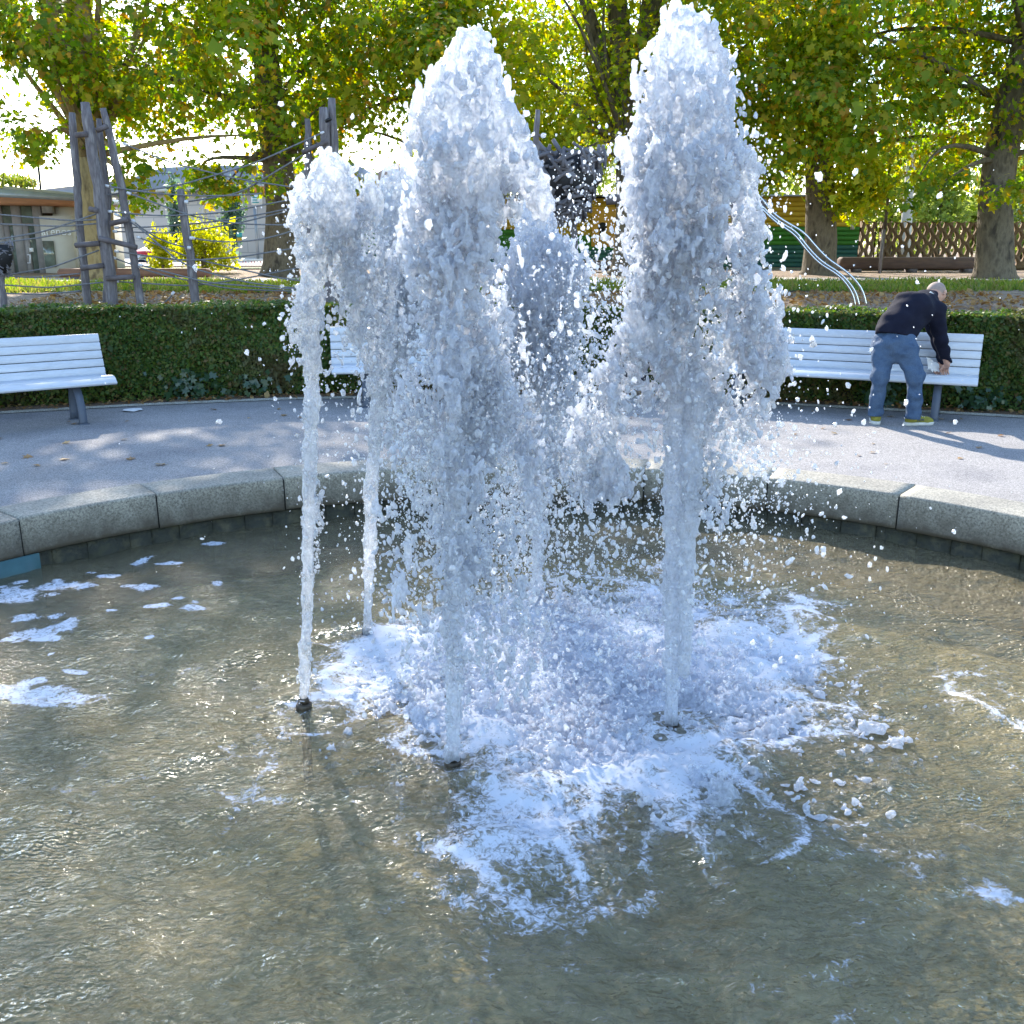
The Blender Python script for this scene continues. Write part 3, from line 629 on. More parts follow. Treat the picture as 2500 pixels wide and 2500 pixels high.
# ------------------------------------------------------------------ nozzles
labs = {'A': 'dark brass nozzle tip standing clear of the water at far left', 'B': 'brass nozzle under the leaning second jet from the left', 'C': 'brass nozzle in foam under the tall middle jet', 'D': 'brass nozzle of the rearmost jet behind the foam', 'E': 'dark nozzle on a round pedestal under the tallest right-hand jet'}
for k, q in NOZ.items():
    e = empty('fountain_nozzle', labs[k], 'nozzle', 'fountain nozzles', (q[0], q[1], ZW))
    b = MB(); b.tube([(0, 0, -.38), (0, 0, -.03)], .022, 14); b.build('pipe', M_brass, e, True)
    b = MB(); b.tube([(0, 0, -.03), (0, 0, -.02), (0, 0, .008), (0, 0, .014)], [.030, .038, .038, .030], 6); b.build('hex_collar', M_brass, e)
    b = MB(); b.tube([(0, 0, .014), (0, 0, .036), (0, 0, .04)], [.028, .022, .02], 16); b.build('tip', M_brass, e, True)
    if k == 'E':
        b = MB(); b.tube([(0, 0, -.06), (0, 0, -.02), (0, 0, .004), (0, 0, .01)], [.15, .15, .145, .13], 28, jit=.03); b.build('pedestal', M_granite2, e, True)
# ------------------------------------------------------------------ leaf scatter
LEAF = np.array([(0, 0, 0), (-.42, .12, .03), (-.22, .42, .0), (-.40, .72, .05), (-.12, .70, .0), (0, 1.05, -.06), (.12, .70, .0), (.40, .72, .05), (.22, .42, .0), (.42, .12, .03)], np.float32)
LEAF_F = [(0, 1, 2, 8, 9), (2, 3, 4, 6, 7, 8), (4, 5, 6)]
SML = np.array([(0, 0, 0), (-.3, .5, .06), (0, 1, 0), (.3, .5, .06)], np.float32); SML_F = [(0, 1, 2, 3)]
def leaves(name, Pt, size, m, parent=None, tmpl=LEAF, tf=LEAF_F, seed=0, droop=.5, normal=None):
    rg = np.random.default_rng(seed); n = len(Pt); tmpl = tmpl-np.array([0, .5, 0], np.float32)
    if normal is None:
        up = rg.standard_normal((n, 3))*.8+np.array([0, -.15, .55])                     # leaf normal
    else: up = normal+rg.standard_normal((n, 3))*.55
    up /= np.linalg.norm(up, axis=1)[:, None]
    tip = rg.standard_normal((n, 3))+np.array([0, 0, -droop*2]); tip -= (tip*up).sum(1)[:, None]*up; tip /= np.linalg.norm(tip, axis=1)[:, None]+1e-9
    sd = np.cross(tip, up); s = (size*np.exp(rg.standard_normal(n)*.32))[:, None, None]
    W = (tmpl[None, :, 0:1]*sd[:, None]+tmpl[None, :, 1:2]*tip[:, None]+tmpl[None, :, 2:3]*up[:, None])*s+Pt[:, None]
    k = len(tmpl); base = (np.arange(n)*k)[:, None]; ff = np.concatenate([np.array(f)[None]+base for f in tf], 1).ravel(); sz = np.tile([len(f) for f in tf], n)
    return link(name, mesh_np(name, W.reshape(-1, 3), ff, sz), m, parent)

# ------------------------------------------------------------------ benches
def bench(fr, fl, label, L=2.9):
    """fr, fl: two points of the front seat edge, right end first (world)"""
    a = Vector((fr[0], fr[1], 0)); d = (Vector((fl[0], fl[1], 0))-a).normalized()     # towards the left end
    rz = math.atan2(-d.y, -d.x); c = a+d*L/2
    e = empty('park_bench', label, 'bench', 'white slatted benches round the fountain', (c.x, c.y, 0), rz)
    prof = []          # (y, z, tilt) slat centres; y grows to the back
    seat = [(.035, .425, R(-38)), (.115, .458, R(-4)), (.205, .452, R(5)), (.295, .440, R(8)), (.378, .438, R(-12))]
    back = [(.437, .492), (.468, .578), (.497, .664), (.524, .750), (.549, .836)]
    for y, z, t in seat:
        b = MB(); b.box((0, y, z), (L, .086, .032), Matrix.Rotation(-t if t < 0 and y < .05 else t*-1, 3, 'X'), .006); b.build('seat_slat', M_white, e)
    for i, (y, z) in enumerate(back):
        b = MB(); b.box((0, y, z), (L, .03, .083 if i < 4 else .09), Matrix.Rotation(R(-18), 3, 'X'), .006); b.build('back_slat', M_white, e)
    for s in (-1, 1):
        x = s*(L/2-.38)
        b = MB()
        def flat(pts, wd, th):
            P3 = [Vector((x, p[0], p[1])) for p in pts]; V = []
            for i, p in enumerate(P3):
                t = (P3[min(i+1, len(P3)-1)]-P3[max(i-1, 0)]).normalized(); nn = Vector((0, -t.z, t.y))
                for sx, sn in ((-1, -1), (1, -1), (1, 1), (-1, 1)): V.append(p+Vector((sx*th/2, 0, 0))+nn*sn*wd/2)
            n = len(P3); b.add(V, [(4*i+k, 4*i+(k+1) % 4, 4*i+4+(k+1) % 4, 4*i+4+k) for i in range(n-1) for k in range(4)]+[(3, 2, 1, 0), (4*n-4, 4*n-3, 4*n-2, 4*n-1)])
        flat([(.22, .40), (.15, .36), (.075, .27), (.03, .16), (.015, .03), (.012, 0)], .045, .075)
        flat([(.24, .40), (.31, .34), (.36, .22), (.38, .10), (.385, 0)], .04, .075)
        flat([(.03, .395), (.12, .43), (.25, .422), (.36, .41), (.42, .44), (.47, .54), (.52, .68), (.565, .85)], .03, .06)
        for yy in (.0, .385): b.box((x, yy+.0, .006), (.10, .09, .012))
        b.build('leg_frame', M_steel, e)
    return e
bench(P(287, 936, .40), P(0, 959, .40), 'white slatted bench at the left edge of the picture in front of the hedge')
bench(P(1126+290, 899, .40), P(832, 912, .40), 'white slatted bench half hidden behind the falling water')
bench(P(2387, 942, .40), P(1910, 916, .40), 'white slatted bench the bending man leans over')

# litter bin in the gap of the hedge
q = P(1556, 940, 0); e = empty('litter_bin', 'dark navy litter bin with flat raised lid in the hedge gap', 'litter bin', None, (q[0], q[1], 0))
b = MB(); b.tube([(0, 0, .06), (0, 0, .08), (0, 0, .88), (0, 0, .9)], [.2, .215, .215, .205], 28); b.build('bin_body', M_navyplastic, e, True)
b = MB(); b.tube([(0, 0, .99), (0, 0, 1.0), (0, 0, 1.02), (0, 0, 1.03)], [.21, .225, .225, .2], 28); b.build('lid', M_steel, e, True)
for t in (0, 2.1, 4.2): b = MB(); b.tube([(.17*math.cos(t), .17*math.sin(t), .89), (.17*math.cos(t), .17*math.sin(t), 1.0)], .012, 6); b.build('lid_bracket', M_steel, e)
b = MB(); b.tube([(0, 0, 0), (0, 0, .07)], .1, 12); b.build('foot', M_steel, e)

# ------------------------------------------------------------------ hedges
def hedge(x0, x1, off, depth, ht, label, seed, n):
    rg = np.random.default_rng(seed); e = empty('hedge', label, 'hedge', 'clipped hedges behind the benches', ((x0+x1)/2, hedge_y((x0+x1)/2)+off, 0))
    m = 60; xs = np.linspace(x0, x1, m); b = MB(); V = []
    for x in xs:
        y = hedge_y(x)+off; V += [(x, y+.15, 0), (x, y+.15, ht-.13), (x, y+depth-.12, ht-.13), (x, y+depth-.12, 0)]
    b.add(V, [(4*i+k, 4*i+(k+1) % 4, 4*i+4+(k+1) % 4, 4*i+4+k) for i in range(m-1) for k in range(4)]+[(0, 1, 2, 3), (4*m-1, 4*m-2, 4*m-3, 4*m-4)])
    local(b.build('branches', M_hcore, e))
    L = x1-x0; nf = int(n*ht/(ht+depth)); ntp = n-nf; ne = int(n*.08)
    lump = lambda x, z: .035*np.sin(x*3.1+z*4+seed)+.03*np.sin(x*7.3-z*6+1.7)+.018*np.sin(x*15+z*13)
    x = rg.uniform(x0, x1, nf); z = ht*(rg.random(nf)**.9); hy = np.interp(x, [h[0] for h in HX], [h[1] for h in HX])+off
    keep = rg.random(nf) > .30*(z < .22)
    pf = np.stack([x, hy+.03-lump(x, z)+rg.normal(0, .022, nf)+.09*(z < .2)*rg.random(nf), z+.02], 1)[keep]; nfm = np.tile([0, -1, .35], (len(pf), 1))
    x = rg.uniform(x0, x1, ntp); u = rg.random(ntp)*depth; hy = np.interp(x, [h[0] for h in HX], [h[1] for h in HX])+off
    pt = np.stack([x, hy+u, ht-.02+lump(x, u)*.5+rg.normal(0, .018, ntp)+.03*(rg.random(ntp) > .985)], 1); ntm = np.tile([0, -.2, 1.0], (ntp, 1))
    out = [(pf, nfm), (pt, ntm)]
    for xe, sx in ((x0, -1), (x1, 1)):
        u = rg.random(ne)*depth; z = rg.random(ne)*ht; pe = np.stack([xe+sx*.02+rg.normal(0, .02, ne), hedge_y(xe)+off+u, z], 1); out.append((pe, np.tile([sx, -.3, .3], (ne, 1))))
    local(leaves('foliage', np.concatenate([a for a, _ in out]), .042, M_hedge, e, SML, SML_F, seed, .1, np.concatenate([b for _, b in out])))
hedge(-8.8, .98, .28, .85, 1.09, 'long dark clipped hedge left of the bin, behind two benches', 41, 150000)
hedge(.98, 1.95, 1.0, .6, 1.0, 'short set-back piece of hedge between the two long hedges', 42, 14000)
hedge(1.9, 8.8, .28, .85, 1.05, 'long clipped hedge with sunlit top behind the bending man', 43, 115000)
# ivy at the hedge foot, fallen leaves
rg = np.random.default_rng(9)
for (px, py, n, lab) in ((440, 955, 90, 'dark ivy clump at the hedge foot right of the left bench'), (575, 962, 45, 'small ivy clump at the hedge foot near the water drops'), (2190, 965, 60, 'ivy between the legs of the bending man at the hedge foot'), (2420, 975, 70, 'ivy clump at the hedge foot beyond the right bench end')):
    q = P(px, py+14, 0.1); C = np.array([q[0], hedge_y(q[0])+.22, .16]); Pt = C+rg.standard_normal((n, 3))*np.array([.17, .05, .09]); Pt[:, 2] = np.maximum(Pt[:, 2], .03)
    tag(leaves('ivy_plant', Pt, .075, M_ivy, None, seed=n, droop=.3, normal=np.tile([0, -1., .5], (n, 1))), lab, 'ivy', 'ivy clumps at the hedge foot')
x = rg.uniform(-8, 8, 1500); y = np.array([hedge_y(k) for k in x])+rg.uniform(-.03, .35, 1500)**1; Pt = np.stack([x, y, np.full(1500, .035)+rg.random(1500)*.02], 1)
tag(leaves('fallen_leaves', Pt, .05, M_dry, None, SML, SML_F, 77, 0, np.tile([0, 0, 1.5], (1500, 1))), 'brown fallen leaves lying under the hedge', 'leaves', None, 'stuff')
x = rg.uniform(-6, 6, 60); y = rg.uniform(7.9, 11, 60); Pt = np.stack([x, y, np.full(60, .014)], 1); Pt = Pt[(np.hypot(x-BC[0], y-BC[1]) > BR+.5)]
tag(leaves('path_leaves', Pt, .07, M_dry, None, LEAF, LEAF_F, 78, 0, np.tile([0, 0, 3.], (len(Pt), 1))), 'a few dry leaves scattered over the asphalt', 'leaves', None, 'stuff')
q = P(325, 1002, .01); rgp = random.Random(4); b = MB(); n = 11
pts = [(q[0]+(.10+.02*rgp.random())*math.cos(k*2*math.pi/n), q[1]+(.09+.03*rgp.random())*math.sin(k*2*math.pi/n), .012+.012*rgp.random()) for k in range(n)]
b.add(pts+[(q[0], q[1], .035)], [(k, (k+1) % n, n) for k in range(n)]); tag(b.build('paper_scrap', M_paper), 'crumpled white paper scrap lying on the path right of the left bench', 'litter')

# ------------------------------------------------------------------ the bending man
def V3(px, py, Y): return PY(px, py, Y)
hipL, hipR = V3(2158, 850, 9.98), V3(2205, 850, 9.88); kL, kR = V3(2150, 922, 9.90), V3(2236, 918, 9.78); aL, aR = V3(2137, 1005, 9.98), V3(2231, 1008, 9.80)
pel = V3(2182, 835, 9.95); wst = V3(2192, 800, 10.0); chs = V3(2225, 760, 10.12); shC = V3(2255, 738, 10.25); nk = V3(2272, 722, 10.33); hd = V3(2286, 717, 10.42)
shR, elR, wrR = V3(2285, 758, 10.15), V3(2297, 832, 10.15), V3(2312, 890, 10.32)
shL, elL, wrL = V3(2262, 762, 10.5), V3(2290, 832, 10.5), V3(2300, 884, 10.5)
man = empty('person', 'bald man in navy sweater and jeans bending over the right bench', 'person', None, (float((aL[0]+aR[0])/2), float((aL[1]+aR[1])/2), 0))
h = .007; f = Field((3.45, 9.4, -.02), (5.0, 10.95, 1.5), h, 1.0)
# head: skull, jaw, nose, ears, neck
hdv = Vector(hd); fwd = Vector((.62, .35, -.70)).normalized(); upv = Vector((.35, .45, .55)); upv = (upv-fwd*upv.dot(fwd)).normalized(); rt = fwd.cross(upv)
f.cap(hdv-fwd*.02+upv*.02, hdv+fwd*.02+upv*.02, .093, .09, .02); f.cap(hdv+upv*-.05+fwd*.02, hdv+upv*-.085+fwd*.05, .062, .04, .03)
f.cap(hdv+fwd*.10+upv*-.01, hdv+fwd*.118+upv*-.035, .012, .015, .015); f.cap(hdv+fwd*.085+upv*.02+rt*.03, hdv+fwd*.085+upv*.02-rt*.03, .014, .014, .02)
f.cap(hdv+fwd*.088+upv*-.068+rt*.018, hdv+fwd*.088+upv*-.068-rt*.018, .010, .010, .012)
for s in (-1, 1):
    f.cap(hdv+rt*s*.092+upv*.005, hdv+rt*s*.094+upv*-.03, .014, .011, .008); f.cap(hdv+rt*s*.095+upv*.012-fwd*.01, hdv+rt*s*.10-fwd*.015-upv*.01, .012, .01, .006)
f.cap(hdv-upv*.06-fwd*.02, Vector(shC)+Vector((0, 0, -.01)), .062, .075, .04)
# trunk and limbs under the clothes
f.cap(pel, wst, .13, .12, .05); f.cap(wst, chs, .12, .14, .05); f.cap(chs, shC, .14, .11, .05)
for a, b_, c_ in ((shR, elR, wrR), (shL, elL, wrL)): f.cap(shC, a, .08, .06, .04); f.cap(a, b_, .05, .042, .03); f.cap(b_, c_, .04, .027, .02)
for a, b_, c_ in ((hipL, kL, aL), (hipR, kR, aR)): f.cap(pel, a, .1, .09, .04); f.cap(a, b_, .075, .052, .03); f.cap(b_, c_, .05, .036, .02)
hf = Field(tuple(np.minimum(wrR, wrL)-.24), tuple(np.maximum(wrR, wrL)+.16), .0045, 1.0)
def hand(w_, tgt, side, F2):
    w_ = Vector(w_); d = (Vector(tgt)-w_).normalized(); sd = d.cross(Vector((0, 1, .2))).normalized(); nn = sd.cross(d).normalized(); pc = w_+d*.055
    F2.cap(w_-d*.03, w_+d*.02, .026, .026, .015); F2.cap(w_+d*.03-sd*.018, pc+d*.02-sd*.022, .022, .018, .012); F2.cap(w_+d*.03+sd*.016, pc+d*.02+sd*.02, .022, .018, .012)
    for i, (o_, ln) in enumerate(((-.033, .030), (-.011, .036), (.011, .034), (.031, .027))):
        a = pc+d*.03+sd*o_; b_ = a+d*ln+nn*-.010; c_ = b_+d*ln*.55+nn*-.024; g_ = c_+nn*-.02+d*-.002
        F2.cap(a, b_, .0095, .009, .004); F2.cap(b_, c_, .009, .0085, .003); F2.cap(c_, g_, .0085, .0075, .003)
    t0 = w_+d*.025-sd*side*.025; t1 = t0+d*.035-sd*side*.028-nn*.012; t2 = t1+d*.028-nn*.015; F2.cap(t0, t1, .013, .011, .006); F2.cap(t1, t2, .011, .009, .004)
hand(wrR, V3(2305, 905, 10.42), 1, hf); hand(wrL, V3(2290, 900, 10.50), -1, hf)
# body above is one mesh: hands share it through the same name and parent
bm_ = f.mesh('body'); hm = hf.mesh('hands')
def join(meshes, name, m, parent):
    V = []; Fc = []; n = 0
    for me in meshes:
        a = np.empty(len(me.vertices)*3, np.float32); me.vertices.foreach_get('co', a); V.append(a.reshape(-1, 3)); l_ = np.empty(len(me.loops), np.int32); me.loops.foreach_get('vertex_index', l_); Fc.append(l_+n); n += len(me.vertices)
    V = np.concatenate(V); Fc = np.concatenate(Fc); return local(link(name, mesh_np(name, V, Fc, np.full(len(Fc)//4, 4), True), m, parent))
join([bm_, hm], 'body', M_skin, man)
def cloth(name, caps, m, lo, hi, h=.008, nz=.006, clip=None, seed=1):
    F2 = Field(lo, hi, h, 1.0)
    for c in caps: F2.cap(*c)
    F2.F += nz*noise3(F2.shape, (7, 7, 5), seed)+nz*.5*noise3(F2.shape, (14, 14, 6), seed+1)
    if clip is not None: F2.F = np.maximum(F2.F, clip(F2))
    me = nets(-F2.F, F2.o, h, name); o = link(name, me, m, man); return local(o)
A3 = lambda p: np.asarray(p, float)
lo, hi = (3.3, 9.4, .0), (5.1, 11.0, 1.5)
belt = A3(pel)+np.array([.0, .02, .09]); bd = np.array([.25, .25, .94]); bd /= np.linalg.norm(bd)
cloth('sweater', [(A3(pel)+[0, 0, .03], wst, .185, .185, .06, (1.05, .9, 1)), (wst, chs, .185, .195, .08), (chs, A3(shC)-[.02, .02, .05], .195, .155, .08), (A3(shC)-[.0, .0, .02], shR, .125, .095, .05), (A3(shC)-[0, 0, .02], shL, .125, .095, .05),
    (shR, elR, .092, .068, .04), (elR, wrR, .066, .047, .03), (shL, elL, .088, .064, .04), (elL, wrL, .062, .045, .03), (A3(shC), A3(nk)-[.01, .01, .01], .10, .078, .04)], M_navy, lo, hi, nz=.0045, seed=51,
    clip=lambda F2: -((F2.ax[0][:, None, None]-belt[0])*bd[0]+(F2.ax[1][None, :, None]-belt[1])*bd[1]+(F2.ax[2][None, None, :]-belt[2])*bd[2]+.045))
cloth('jeans', [(pel, A3(wst)-[.0, 0, .06], .172, .165, .06), (A3(hipL)+[0, 0, .02], A3(hipL)-[0, 0, .02], .128, .125, .05), (A3(hipR)+[0, 0, .02], A3(hipR)-[0, 0, .02], .135, .13, .05),
    (hipL, kL, .118, .082, .05), (kL, aL, .082, .066, .04), (hipR, kR, .122, .088, .05), (kR, aR, .086, .068, .04), (aL, A3(aL)-[0, 0, .03], .070, .072, .02), (aR, A3(aR)-[0, 0, .03], .072, .074, .02)], M_denim, lo, hi, nz=.006, seed=61,
    clip=lambda F2: np.maximum(.085-F2.ax[2][None, None, :]+0*F2.F, (F2.ax[0][:, None, None]-belt[0])*bd[0]+(F2.ax[1][None, :, None]-belt[1])*bd[1]+(F2.ax[2][None, None, :]-belt[2])*bd[2]-.03))
def shoe(an, dirx, diry):
    a = Vector((an[0], an[1], 0)); d = Vector((dirx, diry, 0)).normalized(); s = Vector((-d.y, d.x, 0)); l0 = a-d*.12-s*.08-Vector((0, 0, .01)); 
    F2 = Field((a.x-.30, a.y-.30, -.01), (a.x+.30, a.y+.30, .2), .006, 1.0); z = Vector((0, 0, 1))
    F2.cap(a-d*.06+z*.055, a-d*.02+z*.105, .044, .045, .03); F2.cap(a-d*.03+z*.06, a+d*.13+z*.048, .046, .040, .03); F2.cap(a+d*.12+z*.042-s*.012, a+d*.17+z*.038, .040, .034, .02)
    F2.F = np.maximum(F2.F, .03-F2.ax[2][None, None, :]); o = local(link('shoe', F2.mesh('shoe'), M_shoe, man))
    S2 = Field((a.x-.30, a.y-.30, -.01), (a.x+.30, a.y+.30, .08), .006, 1.0)
    S2.cap(a-d*.075+z*.02, a-d*.02+z*.02, .048, .046, .03); S2.cap(a-d*.02+z*.02, a+d*.14+z*.02, .046, .048, .03); S2.cap(a+d*.13+z*.02, a+d*.175+z*.028, .047, .036, .02)
    S2.F = np.maximum(np.maximum(S2.F, S2.ax[2][None, None, :]-.036), .001-S2.ax[2][None, None, :]); so_ = link('sole', S2.mesh('sole'), M_sole, o); so_.matrix_parent_inverse = man.matrix_basis.inverted() if False else Matrix.Identity(4)
    b = MB()                       # pale lettered mark on the outer side, and laces
    for sd in (-1, 1):
        c = a+s*sd*.052+d*.03+z*.062
        for u0, v0, u1, v1 in ((-.03, -.018, -.02, .018), (-.02, .018, -.006, -.018), (-.006, -.018, .004, .018), (.010, -.018, .018, .012), (.018, .012, .026, -.006), (.026, -.006, .034, .014), (.034, .014, .042, -.014)):
            b.tube([c+d*u0+z*v0-s*sd*.003, c+d*u1+z*v1-s*sd*.003], .0028, 4)
    l_ = b.build('side_mark', M_steel, o); l_.matrix_parent_inverse = Matrix.Identity(4)
    b = MB()
    for k in range(4): c = a+d*(.045+.022*k)+z*(.100-.006*k); b.tube([c-s*.025, c+s*.025], .004, 5)
    l_ = b.build('laces', M_sole, o); l_.matrix_parent_inverse = Matrix.Identity(4); return o
aL0 = P(2137, 1026, .03); aR0 = P(2233, 1031, .03)
shoe(aL0, .28, 1.0); shoe(aR0, 1.0, .12)
# hair stubble, glasses
F2 = Field(tuple(hdv-Vector((.17, .17, .17))), tuple(hdv+Vector((.17, .17, .17))), .006, 1.0); F2.cap(hdv-fwd*.02+upv*.02, hdv+fwd*.02+upv*.02, .0955, .0905, .02)
cc = hdv-fwd*.03+upv*.0; pln = (F2.ax[0][:, None, None]-cc.x)*(-.55*fwd.x+.1*upv.x)+(F2.ax[1][None, :, None]-cc.y)*(-.55*fwd.y+.1*upv.y)+(F2.ax[2][None, None, :]-cc.z)*(-.55*fwd.z+.1*upv.z)
F2.F = np.maximum(F2.F, -pln-.018); local(link('hair', F2.mesh('hair'), M_hairg, man))
b = MB()
for s in (-1, 1): b.tube([hdv+rt*s*.098-fwd*.0+upv*.008, hdv+rt*s*.085+fwd*.075+upv*.008, hdv+rt*s*.03+fwd*.108+upv*.005], .0035, 5)
b.tube([hdv+rt*.07+fwd*.10-upv*.02, hdv-rt*.07+fwd*.10-upv*.02], .003, 5); local(b.build('glasses', M_blk, man))
b = MB(); c = Vector(shC)+Vector((.045, -.075, .09)); b.box(c, (.06, .006, .022), Matrix.Rotation(R(35), 3, 'Y'), .002); local(b.build('collar_tag', M_paper, man))
# cleaning cloth in his hand
b = MB(); c0 = V3(2287, 893, 10.44); rgp = random.Random(8); V = []; n = 7
for i in range(n):
    for j in range(n):
        u, v_ = i/(n-1), j/(n-1); V.append((c0[0]-.10+.13*u+rgp.gauss(0, .007), c0[1]-.02+.05*v_+rgp.gauss(0, .012), c0[2]-.055+.15*v_*(1-.55*u)+rgp.gauss(0, .008)))
b.add(V, [(i*n+j, (i+1)*n+j, (i+1)*n+j+1, i*n+j+1) for i in range(n-1) for j in range(n-1)]); tag(b.build('paper_towel', M_paper), 'crumpled white paper towel in the hand of the bending man', 'paper towel')

# ------------------------------------------------------------------ plane trees
LOW = [(-900, 260), (-100, 230), (0, 210), (60, 200), (130, 210), (170, 200), (260, 250), (300, 330), (420, 385), (480, 340), (560, 380), (640, 400), (740, 470), (800, 420), (860, 340), (930, 290), (1010, 290), (1100, 380), (1290, 395), (1420, 400), (1500, 360), (1600, 390), (1750, 420), (1900, 440), (2000, 380), (2060, 520), (2110, 520), (2160, 440), (2230, 400), (2300, 440), (2380, 430), (2460, 450), (2520, 470), (3400, 430)]
LPX = [l[0] for l in LOW]; LPY = [l[1] for l in LOW]
def lowz(x, Y):
    px = 1250+x/(Y*.965)*F0; py = float(np.interp(px, LPX, LPY)); return float(PY(px, py, Y)[2])
def curve(p0, p1, n, sag, rgm):
    p0, p1 = Vector(p0), Vector(p1); off = Vector((rgm.gauss(0, .3), rgm.gauss(0, .3), sag)); return [p0.lerp(p1, i/n)+off*math.sin(math.pi*i/n) for i in range(n+1)]
def plane_tree(px, Y, wpx, label, seed, hw=6.0, top=11.6, lean=0.0, n_clump=150, per=165, bark=None, leaf=None, extra=(), fork=None, size=.15):
    rgm = random.Random(seed); rg = np.random.default_rng(seed); x0 = (px-1250)/F0*Y*.965; r = wpx/F0*Y*.485; z0 = gz(Y)-.05
    e = empty('plane_tree', label, 'tree', 'plane trees behind the playground', (x0, Y, z0))
    b = MB(); zt = top-1.5
    hs_ = [0, .15, .4, 1, 2, 3.2, 4.5, 6, 8, zt-z0]; tp = [1.35, 1.18, 1.06, 1.0, .94, .9, .86, .72, .5, .15]
    pts = [Vector((x0+lean*q+.12*math.sin(q*.9+seed), Y+.1*math.cos(q+seed), z0+q)) for q in hs_]
    if fork: pts = pts[:6]; tp = tp[:6]; tp[-1] = .8
    b.tube(pts, [r*k for k in tp], 18, jit=.10)
    if fork:
        for dx, dy, rr_ in fork:
            p0 = pts[-1]; pp = [p0+Vector((dx*t, dy*t, 9*max(t,0)**.9)) for t in (0, .12, .3, .55, 1)]; b.tube(pp, [r*rr_*k for k in (1.0, .95, .85, .65, .2)], 12, jit=.1)
    cl = []
    for _ in range(n_clump):
        for _t in range(30):
            u = rgm.uniform(-1, 1); x = x0+u*hw; y = Y+rgm.gauss(0, 2.0)
            if y < Y-4.2 or y > Y+4.5: continue
            zl = lowz(x, y)+.62; ztp = top*(1-.35*u*u); z = zl+(ztp-zl)*rgm.random()**.95
            if z > zl-.1: cl.append((x, y, z, rgm.uniform(.38, .75))); break
    for (ex, ey, eY, s, cnt) in extra:
        for _ in range(cnt): q = PY(rgm.gauss(ex, s), rgm.gauss(ey, s*.8), eY+rgm.gauss(0, .3)); cl.append((q[0], q[1], q[2], .24))
    for c in rgm.sample(cl, 18):
        hgt = max(3.0, min(c[2]-z0-rgm.uniform(.3, 1.8), 9)); k = min(range(len(hs_)), key=lambda i: abs(hs_[i]-hgt)); st = pts[min(k, len(pts)-1)]
        b.tube(curve(st, c[:3], 7, rgm.uniform(.1, .7), rgm), [max(.02, .10*(1-i/8)**1.2) for i in range(8)], 6)
    local(b.build('trunk', bark or M_bark, e, True)); Pt = []
    for (x, y, z, s) in cl:
        k = max(10, int(per*(s/.55)**2)); g = rg.standard_normal((k, 3))*np.array([s, s, s*.62]); Pt.append(g+np.array([x, y, z])-np.array([0, 0, 1])*(.25*np.hypot(g[:, 0], g[:, 1])**1.5)[:, None])
    # short shoots along the trunk
    m_ = 500; zz = rg.uniform(3.3, 7.5, m_); th = rg.uniform(0, 2*math.pi, m_); rr_ = r+np.abs(rg.normal(0, .30, m_)); Pt.append(np.stack([x0+lean*zz+rr_*np.cos(th), Y+rr_*np.sin(th), z0+zz], 1))
    Pt = np.concatenate(Pt); local(leaves('crown', Pt, size, leaf or M_leaf, e, seed=seed)); return e
plane_tree(248, 27.0, 76, 'leftmost plane tree, bark coloured sunlit gold, behind the leaning grey posts', 11, 6.2, top=17.5, n_clump=180, lean=-.03, bark=M_bark_sunlit, extra=[(40, 110, 25, 70, 22), (150, 150, 25.5, 55, 14), (70, 340, 24, 28, 7), (95, 385, 24, 10, 3), (20, 300, 24, 30, 6), (330, 440, 25, 35, 9), (345, 500, 25, 14, 3)], fork=[(-.9, -.3, .85), (.3, .2, .75)])
plane_tree(683, 29.0, 80, 'second plane tree from the left, dark trunk right of the stone building', 12, 5.6, lean=.01, extra=[(500, 440, 27, 35, 9), (540, 478, 27, 14, 3), (470, 395, 27, 25, 6), (620, 455, 27, 30, 8), (840, 460, 27, 30, 6), (830, 420, 27, 25, 5)])
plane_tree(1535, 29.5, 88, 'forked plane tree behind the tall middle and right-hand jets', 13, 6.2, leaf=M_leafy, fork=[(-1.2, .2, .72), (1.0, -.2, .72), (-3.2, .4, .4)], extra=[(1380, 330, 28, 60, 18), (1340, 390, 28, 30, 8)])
plane_tree(1994, 30.0, 74, 'plane tree with dark trunk between the ochre shed boards', 14, 5.4, lean=-.01, extra=[(1860, 430, 28, 30, 8), (1930, 400, 28, 30, 6)])
plane_tree(2425, 27.5, 84, 'rightmost plane tree with thick trunk in front of the honeycomb fence', 15, 6.0, lean=.0, extra=[(2470, 470, 26, 25, 6), (2300, 430, 26, 30, 7), (2230, 470, 26, 18, 4)])
o = plane_tree(1110, 33, 60, 'plane tree hidden behind the middle jets, only its crown showing', 16, 5.5, n_clump=110)
def yellow_spray():
    cl = []; rgm = random.Random(5); rg = np.random.default_rng(5)
    e = empty('young_plane_tree', 'young staked tree with bright yellow-green sunlit leaves by the fence', 'tree', None, tuple(np.append(PY(2150, 650, 31)[:2], gz(31))))
    x0, y0 = PY(2150, 650, 31)[:2]; b = MB(); b.tube([(x0, y0, gz(31)-.05), (x0+.02, y0, 3), (x0-.1, y0, 5.5)], [.06, .05, .02], 8)
    Pt = []
    for (ex, ey, s, c) in ((2085, 455, 28, 22), (2070, 495, 24, 14), (2110, 420, 34, 16), (2095, 510, 16, 6), (2135, 465, 20, 6)):
        for _ in range(c):
            q = PY(rgm.gauss(ex, s), min(525, rgm.gauss(ey, s*.6)), 29.5+rgm.gauss(0, .6)); Pt.append(rg.standard_normal((22, 3))*.17+q)
            if rgm.random() < .3: b.tube(curve((x0, y0, min(5, max(2.6, q[2]+.3))), q, 5, .2, rgm), [.03, .025, .02, .016, .012, .008], 5)
    local(b.build('trunk', M_bark, e)); local(leaves('crown', np.concatenate(Pt), .17, M_leafy, e, seed=6))
